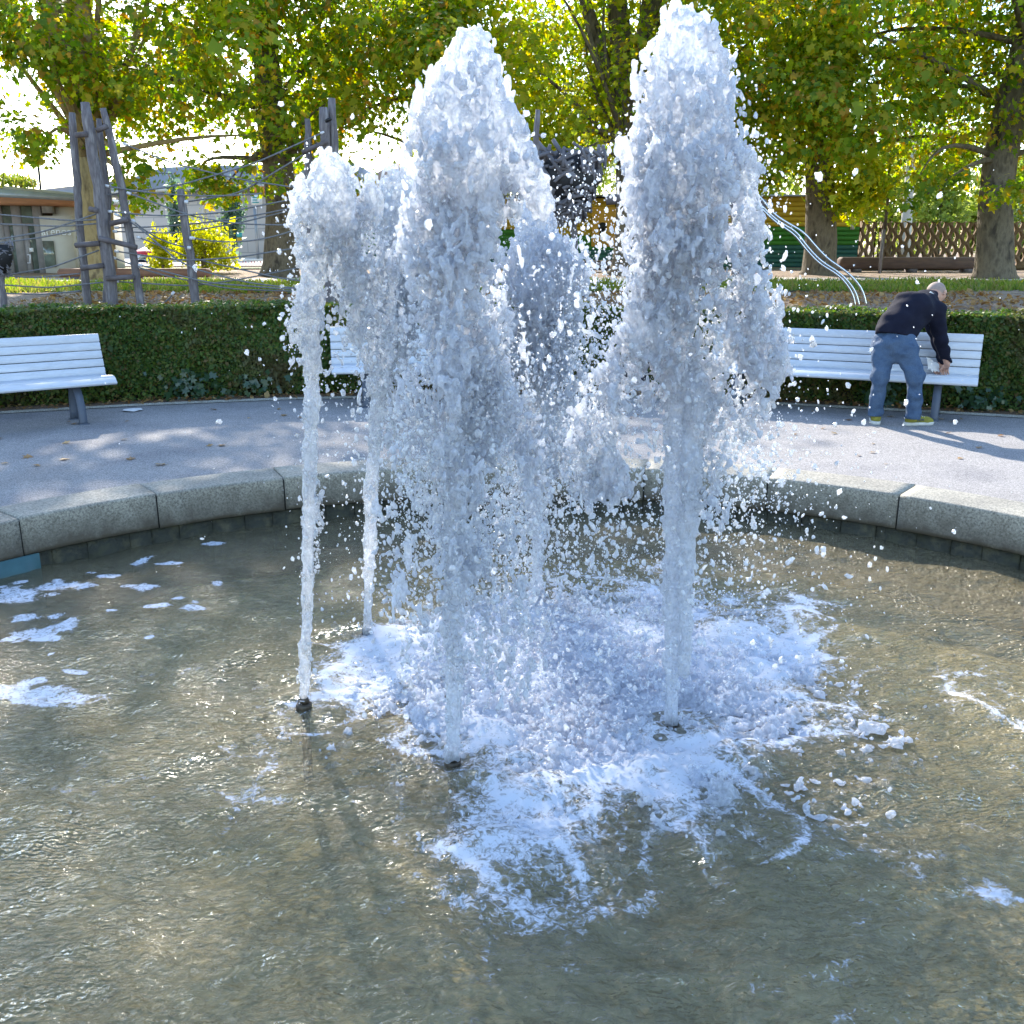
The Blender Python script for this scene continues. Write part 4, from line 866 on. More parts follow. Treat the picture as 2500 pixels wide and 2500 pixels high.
yellow_spray()
q = PY(2148, 655, 30.6); b = MB(); b.tube([(q[0], q[1], gz(30.6)-.1), (q[0], q[1], gz(30.6)+1.3)], .05, 8); tag(b.build('tree_stake', M_greywood), 'pale wooden stake beside the young yellow-green tree', 'stake')

# far shrubs and trees
def bushy(name, px, py, Y, rx, rz, n, m, label, size, seed, cat='tree', group=None, trunk=True):
    rg = np.random.default_rng(seed); c = PY(px, py, Y); g0 = gz(Y); e = empty(name, label, cat, group, (c[0], c[1], g0))
    if trunk: b = MB(); b.tube([(c[0], c[1], g0-.1), (c[0], c[1], c[2]*.6+g0*.4), (c[0]+.1, c[1], c[2]+rz*.5)], [rx*.08+.03, rx*.06+.02, .03], 7); local(b.build('trunk', M_bark, e))
    k = 34; C = rg.standard_normal((k, 3)); C /= np.linalg.norm(C, axis=1)[:, None]; C *= (rg.random((k, 1))**.5); C = C*np.array([rx, rx*.8, rz])+c; Pt = C[rg.integers(0, k, n)]+rg.standard_normal((n, 3))*np.array([rx, rx, rz])*.17
    Pt = Pt[Pt[:, 2] > g0+.05]; local(leaves('crown', Pt, size, m, e, seed=seed, tmpl=SML, tf=SML_F)); return e
bushy('shrub', 395, 610, 31, .42, .72, 1500, M_shrub, 'slim yellow-green shrub left of the single grey post', .11, 71, 'shrub')
bushy('shrub', 495, 605, 31, 1.0, .85, 3600, M_shrub, 'wide yellow-green shrub right of the single grey post', .11, 72, 'shrub')
bushy('shrub', 165, 605, 32, .75, .85, 2400, M_shrub2, 'pale grey-green bush in front of the cream wall with lettering', .11, 73, 'shrub')
bushy('conifer', 565, 540, 50, .6, 1.7, 1600, M_conif, 'dark conifer in front of the stone building', .22, 74)
bushy('conifer', 425, 530, 52, .4, 1.9, 1100, M_conif, 'slim dark conifer left of the cream lamp post', .22, 75)
for i, (px, py, rx, rz, lab) in enumerate(((2300, 480, 2.2, 3.2, 'pale sunlit tree left of the rightmost trunk, beyond the fence'), (2180, 470, 2.6, 3.4, 'pale green tree beside the cream mast, beyond the fence'), (2520, 480, 2.6, 3.0, 'pale tree beyond the fence at the right edge'), (2370, 540, 1.6, 1.6, 'low bright bush beyond the fence close to the rightmost trunk'), (2230, 560, 2.0, 1.3, 'low bush beyond the fence near the cream mast'))):
    bushy('far_tree', px, py, 52+i*2, rx, rz, 4200, M_far, lab, .26, 80+i, group='pale trees beyond the honeycomb fence')
for i, (px, py, rx, lab) in enumerate(((1130, 420, 3, 'far tree above the shed roof seen between the middle jets'), (1640, 420, 4, 'far tree above the shed behind the tallest jet'), (1850, 400, 3.4, 'far tree above the shed left of its bare trunk'), (1380, 360, 4, 'far yellow tree above the shed behind the stick nest'))):
    bushy('far_tree', px, py, 50+i*3, rx, 4.0, 5200, M_far, lab, .3, 90+i, group='far trees behind the shed')

# grass blades
rg = np.random.default_rng(31); n = 26000; x = rg.uniform(-16, 17, n); y = rg.uniform(21.0, 25.4, n)+.5*np.sin(x*1.3)
Pt = np.stack([x, y, np.array([gz(k) for k in y])+.05], 1)
BL = np.array([(-.12, 0, 0), (.12, 0, 0), (.05, 1, .15), (-.02, 1, .15)], np.float32)
tag(leaves('grass', Pt, .13, M_grass, None, BL, [(0, 1, 2, 3)], 5, -1.2, np.tile([0, -1., .1], (n, 1))), 'short grass growing on the strip behind the playground posts', 'grass', None, 'stuff')
n = 9000; x = rg.uniform(-9, 10, n); y = rg.uniform(12.6, 21, n); Pt = np.stack([x, y, np.array([gz(k) for k in y])+.02], 1)
tag(leaves('bark_chips', Pt, .10, M_dry, None, SML, SML_F, 6, 0, np.tile([0, 0, 1.2], (n, 1))), 'bark chips and dry leaves strewn over the playground ground', 'bark chips', None, 'stuff')
# ------------------------------------------------------------------ playground, Y about 17
def post_mb(pts, wpx, Y, n=9, jit=.12, taper=.9, split=False):
    W3 = [Vector(PY(px, py, Y)) for px, py in pts]; lastp = W3[-1]; lastp = Vector((lastp.x, lastp.y, gz(Y)-.25)); W3[-1] = lastp
    r = wpx/2/F0*Y*.97; fine = []
    for a, b_ in zip(W3[:-1], W3[1:]):
        for k in range(4): fine.append(a.lerp(b_, k/4)+Vector((random.gauss(0, .008), random.gauss(0, .008), 0)))
    fine.append(W3[-1]); m = len(fine); rad = [r*(taper+(1-taper)*i/(m-1))*random.uniform(.95, 1.05) for i in range(m)]; rad[0] *= .8
    b = MB(); b.tube(fine, rad, n, jit=jit); return b
def px_tube(pts, rr, Y, n=6, dY=0):
    b = MB(); m = len(pts); b.tube([PY(p[0], p[1], Y+dY*i/(max(1, m-1))) for i, p in enumerate(pts)], rr, n); return b
YP = 17.0
tri = empty('climbing_tripod', 'tall group of leaning grey weathered posts with rungs, left', 'climbing frame', None, tuple(np.append(PY(250, 740, YP)[:2], gz(YP))))
for pts, w_, dy in (([(178, 275), (186, 420), (192, 520), (216, 750)], 19, .1), ([(207, 250), (237, 420), (252, 560), (276, 752)], 29, -.15), ([(240, 290), (262, 480), (262, 600), (254, 748)], 17, .25), ([(252, 264), (288, 420), (316, 560), (344, 748)], 19, 0)):
    local(post_mb(pts, w_, YP+dy).build('post', M_greywood, tri, True))
for pts in ([(184, 330), (214, 327)], [(236, 318), (262, 308)], [(218, 510), (240, 515)], [(270, 546), (314, 536)], [(184, 599), (242, 594)], [(242, 582), (334, 604)], [(198, 655), (252, 648)], [(260, 680), (328, 676)]):
    local(px_tube(pts, .045, YP-.25, 7).build('rung', M_darkwood, tri, True))
p4_ = empty('climbing_post', 'single grey post leaning left of the shrub', 'climbing post', 'grey climbing posts', tuple(np.append(PY(478, 740, YP)[:2], gz(YP)))); local(post_mb([(440, 462), (455, 560), (466, 640), (479, 744)], 22, YP).build('post', M_greywood, p4_, True))
b = MB(); 
for (px, py) in ((454, 493), (461, 605), (466, 581)): b.tube([PY(px-3, py, YP-.12), PY(px+5, py, YP-.12)], .03, 8)
local(b.build('ferrule', M_ferr, p4_))
duo = empty('forked_post', 'thick split grey post rising above the leftmost jet', 'climbing post', 'grey climbing posts', tuple(np.append(PY(812, 740, YP)[:2], gz(YP))))
local(post_mb([(790, 262), (797, 420), (800, 600), (806, 748)], 27, YP).build('post', M_greywood, duo, True)); local(post_mb([(810, 240), (818, 420), (820, 600), (822, 748)], 22, YP+.1).build('post', M_greywood, duo, True))
b = px_tube([(800, 290), (803, 296)], .06, YP-.2, 10); local(b.build('bolt', M_blk, duo))
b = px_tube([(738, 372), (800, 345)], .04, YP-.1); local(b.build('rung', M_darkwood, duo))
for (pts, w_, lab) in (([(752, 290), (752, 420), (757, 600), (758, 748)], 17, 'slim grey post left of the split post'), ([(1312, 268), (1308, 390), (1330, 560), (1345, 748)], 15, 'slim grey post rising left of the stick nest'), ([(1760, 300), (1795, 480), (1800, 620), (1800, 748)], 26, 'brown-grey post behind the right fringe of the tallest jet'), ([(1700, 500), (1700, 640), (1700, 748)], 26, 'shorter post behind the tallest jet')):
    q = PY(pts[-1][0], 740, YP); e = empty('climbing_post', lab, 'climbing post', 'grey climbing posts', (q[0], q[1], gz(YP))); local(post_mb(pts, w_, YP+.3).build('post', M_greywood, e, True))
    for z_ in (pts[0][1]+60,): local(px_tube([(pts[0][0]-8, z_), (pts[0][0]+9, z_+4)], .03, YP+.3).build('peg', M_darkwood, e))
b = px_tube([(1480, 488), (1600, 478), (1720, 482), (1868, 500)], .09, YP+.5, 9); e = tag(b.build('cross_beam', M_darkwood), 'dark horizontal log beam behind the tallest jet', 'beam')
ropes = [([(256, 453), (500, 478), (640, 472)]), ([(300, 350), (411, 396), (580, 437), (749, 462)]), ([(792, 322), (620, 400), (430, 455), (260, 476)]), ([(795, 345), (660, 427), (582, 473), (454, 493)]), ([(310, 470), (466, 528), (582, 547), (760, 551)]), ([(264, 516), (388, 528), (543, 520), (757, 478)]), ([(280, 556), (466, 547), (757, 497)]), ([(276, 565), (427, 570), (582, 545), (757, 502)]), ([(466, 580), (582, 590), (757, 545)]), ([(322, 536), (388, 582), (462, 605)]), ([(280, 522), (322, 540), (450, 650), (600, 690), (760, 708)]),
         ([(334, 578), (466, 630), (700, 683), (800, 690)]), ([(280, 613), (446, 637), (582, 628), (757, 600)]), ([(338, 646), (505, 690), (700, 706), (800, 706)]), ([(280, 687), (466, 699), (582, 683), (757, 648)]), ([(274, 628), (380, 668), (560, 706), (757, 712)]), ([(425, 712), (400, 740), (380, 752)])]
net = empty('rope_net', 'sagging grey ropes strung between the posts left of the jets', 'rope net', None, tuple(np.append(PY(500, 700, YP)[:2], gz(YP))))
def smooth(pts, n=14):
    pts = np.array(pts, float)
    if len(pts) == 2: return [tuple(pts[0]+(pts[1]-pts[0])*i/n) for i in range(n+1)]
    t = np.r_[0, np.cumsum(np.hypot(*np.diff(pts, axis=0).T))]; t /= t[-1]; u = np.linspace(0, 1, n*2)
    if len(pts) == 3: return list(zip(np.polyval(np.polyfit(t, pts[:, 0], 2), u), np.polyval(np.polyfit(t, pts[:, 1], 2), u)))
    x = np.interp(u, t, pts[:, 0]); y = np.interp(u, t, pts[:, 1]); k = np.ones(5)/5
    xp = np.r_[[x[0]]*2, x, [x[-1]]*2]; yp = np.r_[[y[0]]*2, y, [y[-1]]*2]; x2 = np.convolve(xp, k, 'valid'); y2 = np.convolve(yp, k, 'valid'); x2[0], y2[0], x2[-1], y2[-1] = x[0], y[0], x[-1], y[-1]; return list(zip(x2, y2))
for i, pts in enumerate(ropes):
    dY = random.uniform(-.15, .35); r_ = local(px_tube(smooth(pts), .014, YP-.1+dY*.3, 6, dY).build('rope', M_rope, net, True))
    b = MB(); p0 = PY(*pts[0], YP-.1+dY*.3); p1 = PY(*smooth(pts)[1], YP-.1+dY*.3); d = Vector(p1)-Vector(p0); b.tube([p0, Vector(p0)+d.normalized()*.07], .024, 7); k = b.build('ferrule', M_ferr, r_); k.matrix_parent_inverse = Matrix.Identity(4)
net2 = empty('rope_net', 'ropes running from the grey posts out of the picture on the left', 'rope net', None, tuple(np.append(PY(60, 700, YP)[:2], gz(YP))))
for pts in ([(-60, 518), (0, 524), (175, 539), (240, 536)], [(-60, 546), (0, 547), (150, 553), (236, 546)], [(-60, 590), (0, 584), (110, 565), (241, 520)], [(-60, 598), (0, 593), (100, 580), (190, 562)], [(-60, 680), (0, 675), (130, 652), (241, 611)], [(-60, 668), (0, 672), (80, 678), (195, 668)], [(-60, 690), (0, 695), (120, 703), (252, 689)], [(-60, 716), (0, 716), (100, 719), (196, 710)]):
    local(px_tube(smooth(pts), .014, YP-.1, 6).build('rope', M_rope, net2, True))
# stick nests on posts
def nest(px, py, Y, rpx, rzpx, label, post, seed, n=150):
    rgm = random.Random(seed); c = Vector(PY(px, py, Y)); r = rpx/F0*Y*.97; rz = rzpx/F0*Y*.97
    e = empty('stick_nest', label, 'stick sculpture', 'stick nests on posts', (c.x, c.y, gz(Y)))
    b = MB(); b.tube([c+Vector((0, 0, -rz*.9)), c+Vector((0, 0, -rz*.5)), c, c+Vector((0, 0, rz*.6))], [r*.15, r*.60, r*.84, r*.66], 16); local(b.build('core', M_blk, e, True))
    b = MB()
    for _ in range(n):
        u = rgm.uniform(-1, .75); th = rgm.uniform(0, 2*math.pi); prof = (.35+.65*((u+1)/1.6)**.8) if u < .6 else 1.0-.5*(u-.6); rr_ = r*prof*rgm.uniform(.82, .98)
        p = c+Vector((rr_*math.cos(th), rr_*math.sin(th), rz*u)); tn = Vector((-math.sin(th), math.cos(th), 0)); d = (tn*rgm.gauss(0, 1)+Vector((0, 0, rgm.gauss(0, .7)))+Vector((math.cos(th), math.sin(th), 0))*rgm.gauss(0, .10)).normalized()*rgm.uniform(.16, .27)*r
        rad = rgm.uniform(.035, .055)*r; b.tube([p-d, p+d*.0+Vector((0, 0, .0)), p+d], [rad*.9, rad, rad*.9], 6)
    local(b.build('sticks', M_stick, e))
    if post: q = Vector(PY(*post[0], Y)); local(post_mb(post, post[-1][0]*0+17, Y).build('post', M_greywood, e, True))
    return e
nest(1382, 440, 19.5, 100, 88, 'ball of grey sticks on a post right of the cone-shaped jet', [(1395, 500), (1403, 600), (1408, 735)], 5, 430)
nest(2, 625, 16.5, 34, 45, 'small stick nest cut off by the left picture edge', [(2, 660), (4, 700), (6, 745)], 6, 90)
nest(1272, 415, 21, 26, 60, 'dark narrow stick bundle between the middle and cone-shaped jets', [(1272, 470), (1274, 735)], 7, 80)
# bent steel tubes
tb = empty('steel_tube_arch', 'three bent polished steel tubes arching down behind the right hedge', 'steel tubes', None, tuple(np.append(PY(2100, 740, 15.5)[:2], gz(15.5))))
for pts in ([(1800, 430), (1863, 488), (1885, 520), (1925, 546), (1962, 566), (1990, 600), (2020, 632), (2060, 658), (2090, 685), (2108, 712), (2115, 750)], [(1796, 450), (1860, 503), (1895, 537), (1945, 566), (1970, 602), (2003, 637), (2050, 666), (2078, 695), (2092, 720), (2098, 752)], [(1790, 450), (1855, 505), (1890, 540), (1940, 572), (1965, 606), (1998, 642), (2048, 672), (2072, 700), (2084, 722), (2088, 752)]):
    local(px_tube(smooth(pts, 26), .017, 15.5, 10, .0).build('tube', M_steelp, tb, True))

# ------------------------------------------------------------------ log benches
def log(px0, px1, py0, py1, Y, m, label):
    a = PY(px0, py1, Y); b_ = PY(px1, py1, Y); z0, z1 = max(gz(Y), PY(px0, py1, Y)[2]), PY(px0, py0, Y)[2]; L = b_[0]-a[0]; H = z1-z0
    e = empty('log_bench', label, 'log bench', 'timber log benches on the playground', ((a[0]+b_[0])/2, Y+.25, gz(Y)))
    b = MB(); b.box(((a[0]+b_[0])/2, Y+.25, (z0+z1)/2+.03), (L, .5, H-.06), None, .07); local(b.build('beam', m, e))
    b = MB()
    for t in (.12, .5, .88): b.box((a[0]+L*t, Y+.25, gz(Y)+.03), (.25, .42, max(.08, z0-gz(Y)+.1)))
    local(b.build('block_foot', M_darkwood, e))
log(2052, 2410, 628, 662, 31.5, M_logd, 'long dark brown log bench in front of the honeycomb fence'); log(140, 508, 656, 691, 26.8, M_logr, 'long reddish-brown log bench behind the leaning posts'); log(1410, 1560, 636, 668, 31.5, M_logd, 'dark log bench seen through the drops right of the nest post')

# ------------------------------------------------------------------ painted shed
YS = 37.0
def xz(px, py, Y=YS): p = PY(px, py, Y); return p[0], p[2]
shed = empty('painted_shed', 'long low shed with ochre, green and teal horizontal boards', 'shed', None, (xz(1500, 650)[0], YS+1.5, gz(YS)))
def boards(px0, px1, py0, py1, m, name, k=9, dy=0.0):
    x0, zt = xz(px0, py0); x1, zb = xz(px1, py1); zb = max(zb, gz(YS)-.05); n = max(2, int(round((zt-zb)/.17))); b = MB(); hh = (zt-zb)/n
    for i in range(n):
        z = zb+hh*(i+.5); V = [(x0, YS+dy, z-hh/2), (x1, YS+dy, z-hh/2), (x1, YS+dy-.035, z-hh/2+.012), (x0, YS+dy-.035, z-hh/2+.012), (x0, YS+dy-.008, z+hh/2-.006), (x1, YS+dy-.008, z+hh/2-.006), (x0, YS+dy+.05, z+hh/2), (x1, YS+dy+.05, z+hh/2)]
        b.add(V, [(0, 1, 2, 3), (3, 2, 5, 4), (4, 5, 7, 6)])
    b.box(((x0+x1)/2, YS+dy+.08, (zt+zb)/2), (x1-x0, .06, zt-zb)); local(b.build(name, m, shed))
boards(868, 1285, 484, 560, M_yel, 'ochre_boards'); boards(1285, 1500, 484, 575, M_yel, 'ochre_boards', dy=-.01); boards(1570, 2106, 479, 553, M_yel, 'ochre_boards')
boards(868, 1215, 560, 603, M_gre, 'green_boards'); boards(1215, 1285, 560, 609, M_gre, 'green_boards'); boards(1285, 1500, 575, 610, M_gre, 'green_boards', dy=-.01); boards(1570, 2100, 553, 598, M_gre, 'green_boards')
boards(868, 1215, 603, 660, M_tea, 'teal_boards'); boards(1215, 1500, 609, 655, M_tea, 'teal_boards', dy=-.01); boards(1570, 2100, 598, 652, M_tea, 'teal_boards')
x0, zt = xz(1445, 505); x1, zb = xz(1502, 602); b = MB(); b.box(((x0+x1)/2, YS-.09, (zt+zb)/2), (x1-x0, .05, zt-zb), None, .01); dr = local(b.build('orange_panel', M_ora, shed))
c = xz(1470, 562); b = MB(); 
for dz, r_ in ((.12, .16), (-.12, .12)): b.tube([(c[0], YS-.135, c[1]+dz), (c[0], YS-.118, c[1]+dz)], r_, 16)
k = b.build('round_opening', M_blk, dr); k.matrix_parent_inverse = Matrix.Identity(4)
x0 = xz(868, 650)[0]; x1 = xz(2100, 650)[0]; zt = xz(868, 479)[1]; b = MB(); b.box(((x0+x1)/2, YS+1.6, (zt+gz(YS))/2), (x1-x0-.05, 2.9, zt-gz(YS)-.1)); local(b.build('wall', M_darkwood, shed))
b = MB(); b.box(((x0+x1)/2, YS+1.5, zt+.02), (x1-x0+.2, 3.4, .06)); local(b.build('roof', M_zinc, shed))
b = MB(); x0, zt = xz(1502, 490); x1, zb = xz(1570, 652); b.box(((x0+x1)/2, YS-.0, (zt+zb)/2), (x1-x0, .1, zt-zb)); local(b.build('brown_door', M_logd, shed))
b = MB(); c = xz(2080, 552); b.box((c[0], YS-.06, c[1]), (.16, .02, .24)); b.box((xz(2032, 583)[0], YS-.06, xz(2032, 583)[1]), (.12, .02, .14)); local(b.build('notice', M_cream, shed))
# ------------------------------------------------------------------ honeycomb fence
def honey(px0, px1, py0, py1, Y, label, tw=0.0, post=True):
    x0 = PY(px0, py0, Y)[0]; x1 = PY(px1, py0, Y)[0]; zt = PY(px0, py0, Y)[2]; zb = gz(Y)-.02; cw = .42; ch = .44; b = MB()
    nx = int(math.ceil((x1-x0)/cw)); nz = int(math.ceil((zt-zb)/(ch*.5)))
    outer = [(-.5, 0), (-.34, .5), (.34, .5), (.5, 0), (.34, -.5), (-.34, -.5)]
    e = empty('honeycomb_fence', label, 'fence', None, ((x0+x1)/2, Y, zb))
    for j in range(nz):
        for i in range(nx+1):
            cx = x0+(i*cw)+(cw*.5 if j % 2 else 0); cz = zt-(j*.5)*ch-.05
            out = [(-.25*cw*2, 0), (-.13*cw, .5*ch), (.13*cw, .5*ch), (.25*cw*2, 0), (.13*cw, -.5*ch), (-.13*cw, -.5*ch)]
            # diamond-staggered cell: tile is a rhombus-like hexagon, hole a smaller hexagon
            til = [(-.5*cw, 0), (-.02*cw, .5*ch), (.02*cw, .5*ch), (.5*cw, 0), (.02*cw, -.5*ch), (-.02*cw, -.5*ch)]
            hol = [(-.215*cw, 0), (-.10*cw, .34*ch), (.10*cw, .34*ch), (.215*cw, 0), (.10*cw, -.34*ch), (-.10*cw, -.34*ch)]
            f_ = lambda q: (min(max(cx+q[0], x0), x1), min(max(cz+q[1], zb), zt))
            T = [f_(q) for q in til]; H_ = [f_(q) for q in hol]; V = [(p[0], Y+tw*(p[0]-x0), p[1]) for p in T+H_]+[(p[0], Y+.14+tw*(p[0]-x0), p[1]) for p in T+H_]
            Fc = []
            for k in range(6): q = (k+1) % 6; Fc += [(k, q, 6+q, 6+k), (6+k, 6+q, 18+q, 18+k), (12+k, 18+k, 18+q, 12+q)]
            if j == 0:      # top course is open, half holes
                T2 = [p for p in til]
            b.add(V, Fc)
    local(b.build('panel', M_brick_y, e)); b = MB(); b.box(((x0+x1)/2, Y+.07, zb+.06), (x1-x0, .2, .16)); local(b.build('plinth', M_brick_y, e)); return e
honey(2152, 2386, 541, 650, 34, 'brown honeycomb screen fence left of the rightmost trunk'); honey(2462, 2640, 541, 650, 34, 'brown honeycomb screen fence right of the rightmost trunk'); honey(2104, 2150, 540, 650, 33.4, 'short angled piece of brown honeycomb fence next to the shed', .45)
q = PY(2212, 560, 44); e = empty('mast', 'tall tapering cream mast beyond the honeycomb fence', 'mast', None, (q[0], q[1], gz(44))); b = MB(); tpv = PY(2232, 285, 44); b.tube([(q[0], q[1], gz(44)), q, tpv, (tpv[0], tpv[1], 14)], [.28, .24, .15, .10], 12); local(b.build('pole', M_cream, e, True))
b = MB(); b.tube([tpv+np.array([0, 0, -.1]), tpv+np.array([0, 0, .02])], .2, 12); local(b.build('collar', M_zinc, e))
# glass house at right edge
e = empty('glass_pavilion', 'pale glazed building beyond the fence at the right edge', 'building', None, tuple(np.append(PY(2500, 600, 60)[:2], gz(60)))); x0, zt = xz(2456, 470, 60); x1 = xz(2640, 470, 60)[0]
b = MB(); b.box(((x0+x1)/2, 62, (zt+1)/2), (x1-x0, 4, zt-1)); local(b.build('wall', M_cream, e))
for i in range(4):
    for j in range(2): b = MB(); b.box((x0+.55+i*1.1, 59.98, 1.9+j*1.3), (.85, .06, .95)); local(b.build('window', M_glass, e))

# ------------------------------------------------------------------ cafe building, left
YC = 31.0
cafe = empty('glass_front_building', 'low building with orange soffit, glass doors and planted roof', 'building', None, tuple(np.append(PY(60, 680, YC)[:2], gz(YC))))
def bx(px0, px1, py0, py1, Y, dep, m, name, parent=cafe, bev=0):
    x0, zt = xz(px0, py0, Y); x1, zb = xz(px1, py1, Y); b = MB(); b.box(((x0+x1)/2, Y+dep/2, (zt+zb)/2), (x1-x0, dep, zt-zb), None, bev); o = b.build(name, m, parent)
    if parent is not None and parent.type == 'EMPTY': local(o)
    elif parent is not None: o.matrix_parent_inverse = Matrix.Identity(4)
    return o
def slab(pts, dep, m, name, parent=cafe):   # pts px,py,Y outline, extruded back
    b = MB(); b.poly_extrude([PY(*p) for p in pts], (0, dep, 0)); return local(b.build(name, m, parent))
slab([(-260, 440, 29), (182, 476, 30.3), (184, 490, 30.3), (-260, 468, 29)], 5, M_zinc, 'roof_fascia')
slab([(-260, 468.5, 29.05), (184, 490.5, 30.35), (150, 503, 31), (-260, 496, 31)], 3.5, M_orange, 'soffit')
slab([(-260, 426, 29.6), (156, 468, 30.8), (156, 475, 30.8), (-260, 440, 29.6)], 4, M_cream, 'roof_edge')
bx(-260, 98, 497, 684, YC+.3, 4, M_glass, 'glass_front')
bx(126, 190, 503, 684, YC+.5, 4, M_cream, 'wall'); bx(95, 188, 527, 684, YC+.05, .3, M_cream, 'wall')
bx(103, 136, 588, 652, YC-.02, .06, M_glass, 'notice_board'); bx(99, 128, 488, 520, YC+.2, .2, M_frame, 'window')
for px in (-40, -2, 44, 95): bx(px, px+4.5, 488, 684, YC+.22, .1, M_frame, 'mullion')
for px in (20, 66): bx(px, px+2.5, 545, 684, YC+.24, .08, M_frame, 'mullion')
for py in (487, 545, 676): bx(-260, 100, py, py+(6 if py < 600 else 8), YC+.23, .08, M_frame, 'transom')
b = MB(); b.tube([PY(68, 622, YC-.15), PY(74, 622, YC-.2), PY(74, 642, YC-.2), PY(68, 642, YC-.15)], .025, 7); local(b.build('door_handle', M_ferr, cafe, True)); bx(71, 82, 605, 615, YC-.03, .02, M_sign, 'door_notice')
b = MB(); b.tube([PY(x, 430+(x)*.13+random.uniform(-3, 3), 30.5) for x in range(-60, 100, 8)], .12, 6, jit=.5)
rg = np.random.default_rng(44); n = 700; t = rg.uniform(-120, 90, n); Pt = np.array([PY(a, 440+a*.12-rg.random()*9, 30+rg.random()*2) for a in t]); local(leaves('roof_grass', Pt, .25, M_grass, cafe, BL, [(0, 1, 2, 3)], 5, -1.2))
def text(s, loc, size, m, name, parent, rx=90, ext=.01):
    cu = bpy.data.curves.new(name, 'FONT'); cu.body = s; cu.size = size; cu.extrude = ext; o = bpy.data.objects.new(name, cu); COL.objects.link(o); o.location = loc; o.rotation_euler = (R(rx), 0, 0)
    dg = bpy.context.evaluated_depsgraph_get(); me = bpy.data.meshes.new_from_object(o.evaluated_get(dg)); o2 = link(name, me, m, parent); o2.location = loc; o2.rotation_euler = (R(rx), 0, 0); bpy.data.objects.remove(o); return local(o2)
q = PY(101, 571, YC-.02); text('arenos', (q[0], q[1], q[2]-.04), .34, M_sign, 'lettering', cafe)
# street lamp and wire behind the cafe
q = PY(98, 540, 44); e = empty('street_lamp', 'thin dark mast behind the low building roof, top left', 'mast', None, (q[0], q[1], gz(44))); b = MB(); b.tube([(q[0], q[1], gz(44)), PY(98, 450, 44), PY(92, 388, 44)], .05, 7); local(b.build('pole', M_blk, e)); 
b = MB(); b.tube([PY(-300, 412, 44), PY(94, 412, 44), PY(210, 416, 46), PY(420, 424, 50)], .016, 5); local(b.build('wire', M_blk, e))
# ------------------------------------------------------------------ stone building far left
YB = 62.0
sb = empty('stone_building', 'long pale sandstone building with grey sheet roof', 'building', None, tuple(np.append(PY(420, 640, YB)[:2], gz(YB))))
b = MB(); b.poly_extrude([PY(105, 480, YB+2), PY(105, 640, YB), PY(760, 650, YB-6), PY(760, 440, YB-6)], (0, 10, 0)); 
b = MB(); V = [PY(105, 484, 66), PY(860, 462, 58), PY(860, 650, 58), PY(105, 650, 66)]; V = [Vector(v) for v in V]; V[2].z = V[3].z = .5; V += [v+Vector((1, 12, 0)) for v in V]; b.add(V, [(3, 2, 1, 0), (4, 5, 6, 7), (0, 1, 5, 4), (1, 2, 6, 5), (0, 4, 7, 3)]); local(b.build('wall', M_stone, sb))
b = MB(); V = [Vector(PY(105, 462, 66)), Vector(PY(300, 440, 63)), Vector(PY(305, 440, 63)), Vector(PY(400, 408, 62)), Vector(PY(860, 396, 58)), Vector(PY(860, 462, 57.6)), Vector(PY(105, 484, 65.6))]; b.poly_extrude(V, (0, 11, 0)); local(b.build('roof', M_roofg, sb))
b = MB(); V = [Vector(PY(105, 474, 65)), Vector(PY(860, 440, 57)), Vector(PY(860, 448, 57)), Vector(PY(105, 480, 65))]; b.poly_extrude(V, (0, 1, 0)); local(b.build('gutter', M_cream, sb))
def wl(px): return float(np.interp(px, [105, 860], [66, 58]))
for (px0, px1, py0, py1) in ((330, 352, 500, 560), (370, 410, 560, 640), (150, 172, 520, 560), (520, 545, 462, 500), (395, 420, 462, 505), (440, 462, 510, 600), (596, 612, 560, 640), (640, 660, 545, 640), (300, 322, 452, 490), (545, 580, 462, 500), (470, 492, 452, 500), (700, 740, 470, 520)):
    Yw = wl((px0+px1)/2)-.12; o = bx(px0, px1, py0, py1, Yw, .25, M_frame, 'window', sb); bx(px0+2, px1-2, py0+2, py1-2, Yw-.03, .05, M_glass, 'pane', o)
o = bx(621, 650, 455, 470, 56.5, .1, M_signo, 'orange_sign', sb); 
e = empty('site_sign', 'white site notice board with small blue lines beside the second trunk', 'sign', None, tuple(np.append(PY(626, 600, 52)[:2], gz(52)))); bx(612, 640, 475, 500, 52, .08, M_sign, 'board', e); bx(624, 627, 500, 640, 52.1, .1, M_zinc, 'post', e)
for k, (a, c_) in enumerate(((616, 630), (616, 628), (616, 632))): bx(a, c_, 481+k*6, 483.5+k*6, 51.98, .03, M_signt, 'text_line', e)
e = empty('street_sign', 'small teal and yellow sign on a thin post by the barriers', 'sign', None, tuple(np.append(PY(584, 620, 48)[:2], gz(48)))); bx(577, 591, 568, 579, 48, .06, M_signt, 'board', e); bx(578, 590, 580, 588, 48, .06, M_yel, 'board', e); bx(583, 585, 588, 640, 48.05, .06, M_zinc, 'post', e)
q = PY(502, 640, 40); e = empty('lamp_post', 'cream lamp post rising out of the wide yellow-green shrub', 'lamp post', None, (q[0], q[1], gz(40))); b = MB(); b.tube([(q[0], q[1], gz(40)), PY(500, 500, 40), PY(499, 488, 40)], [.11, .08, .07], 9); local(b.build('pole', M_cream, e)); b = MB(); b.tube([PY(499, 498, 40), PY(499, 490, 40), PY(499, 484, 40)], [.10, .14, .08], 9); local(b.build('lamp_head', M_white, e))
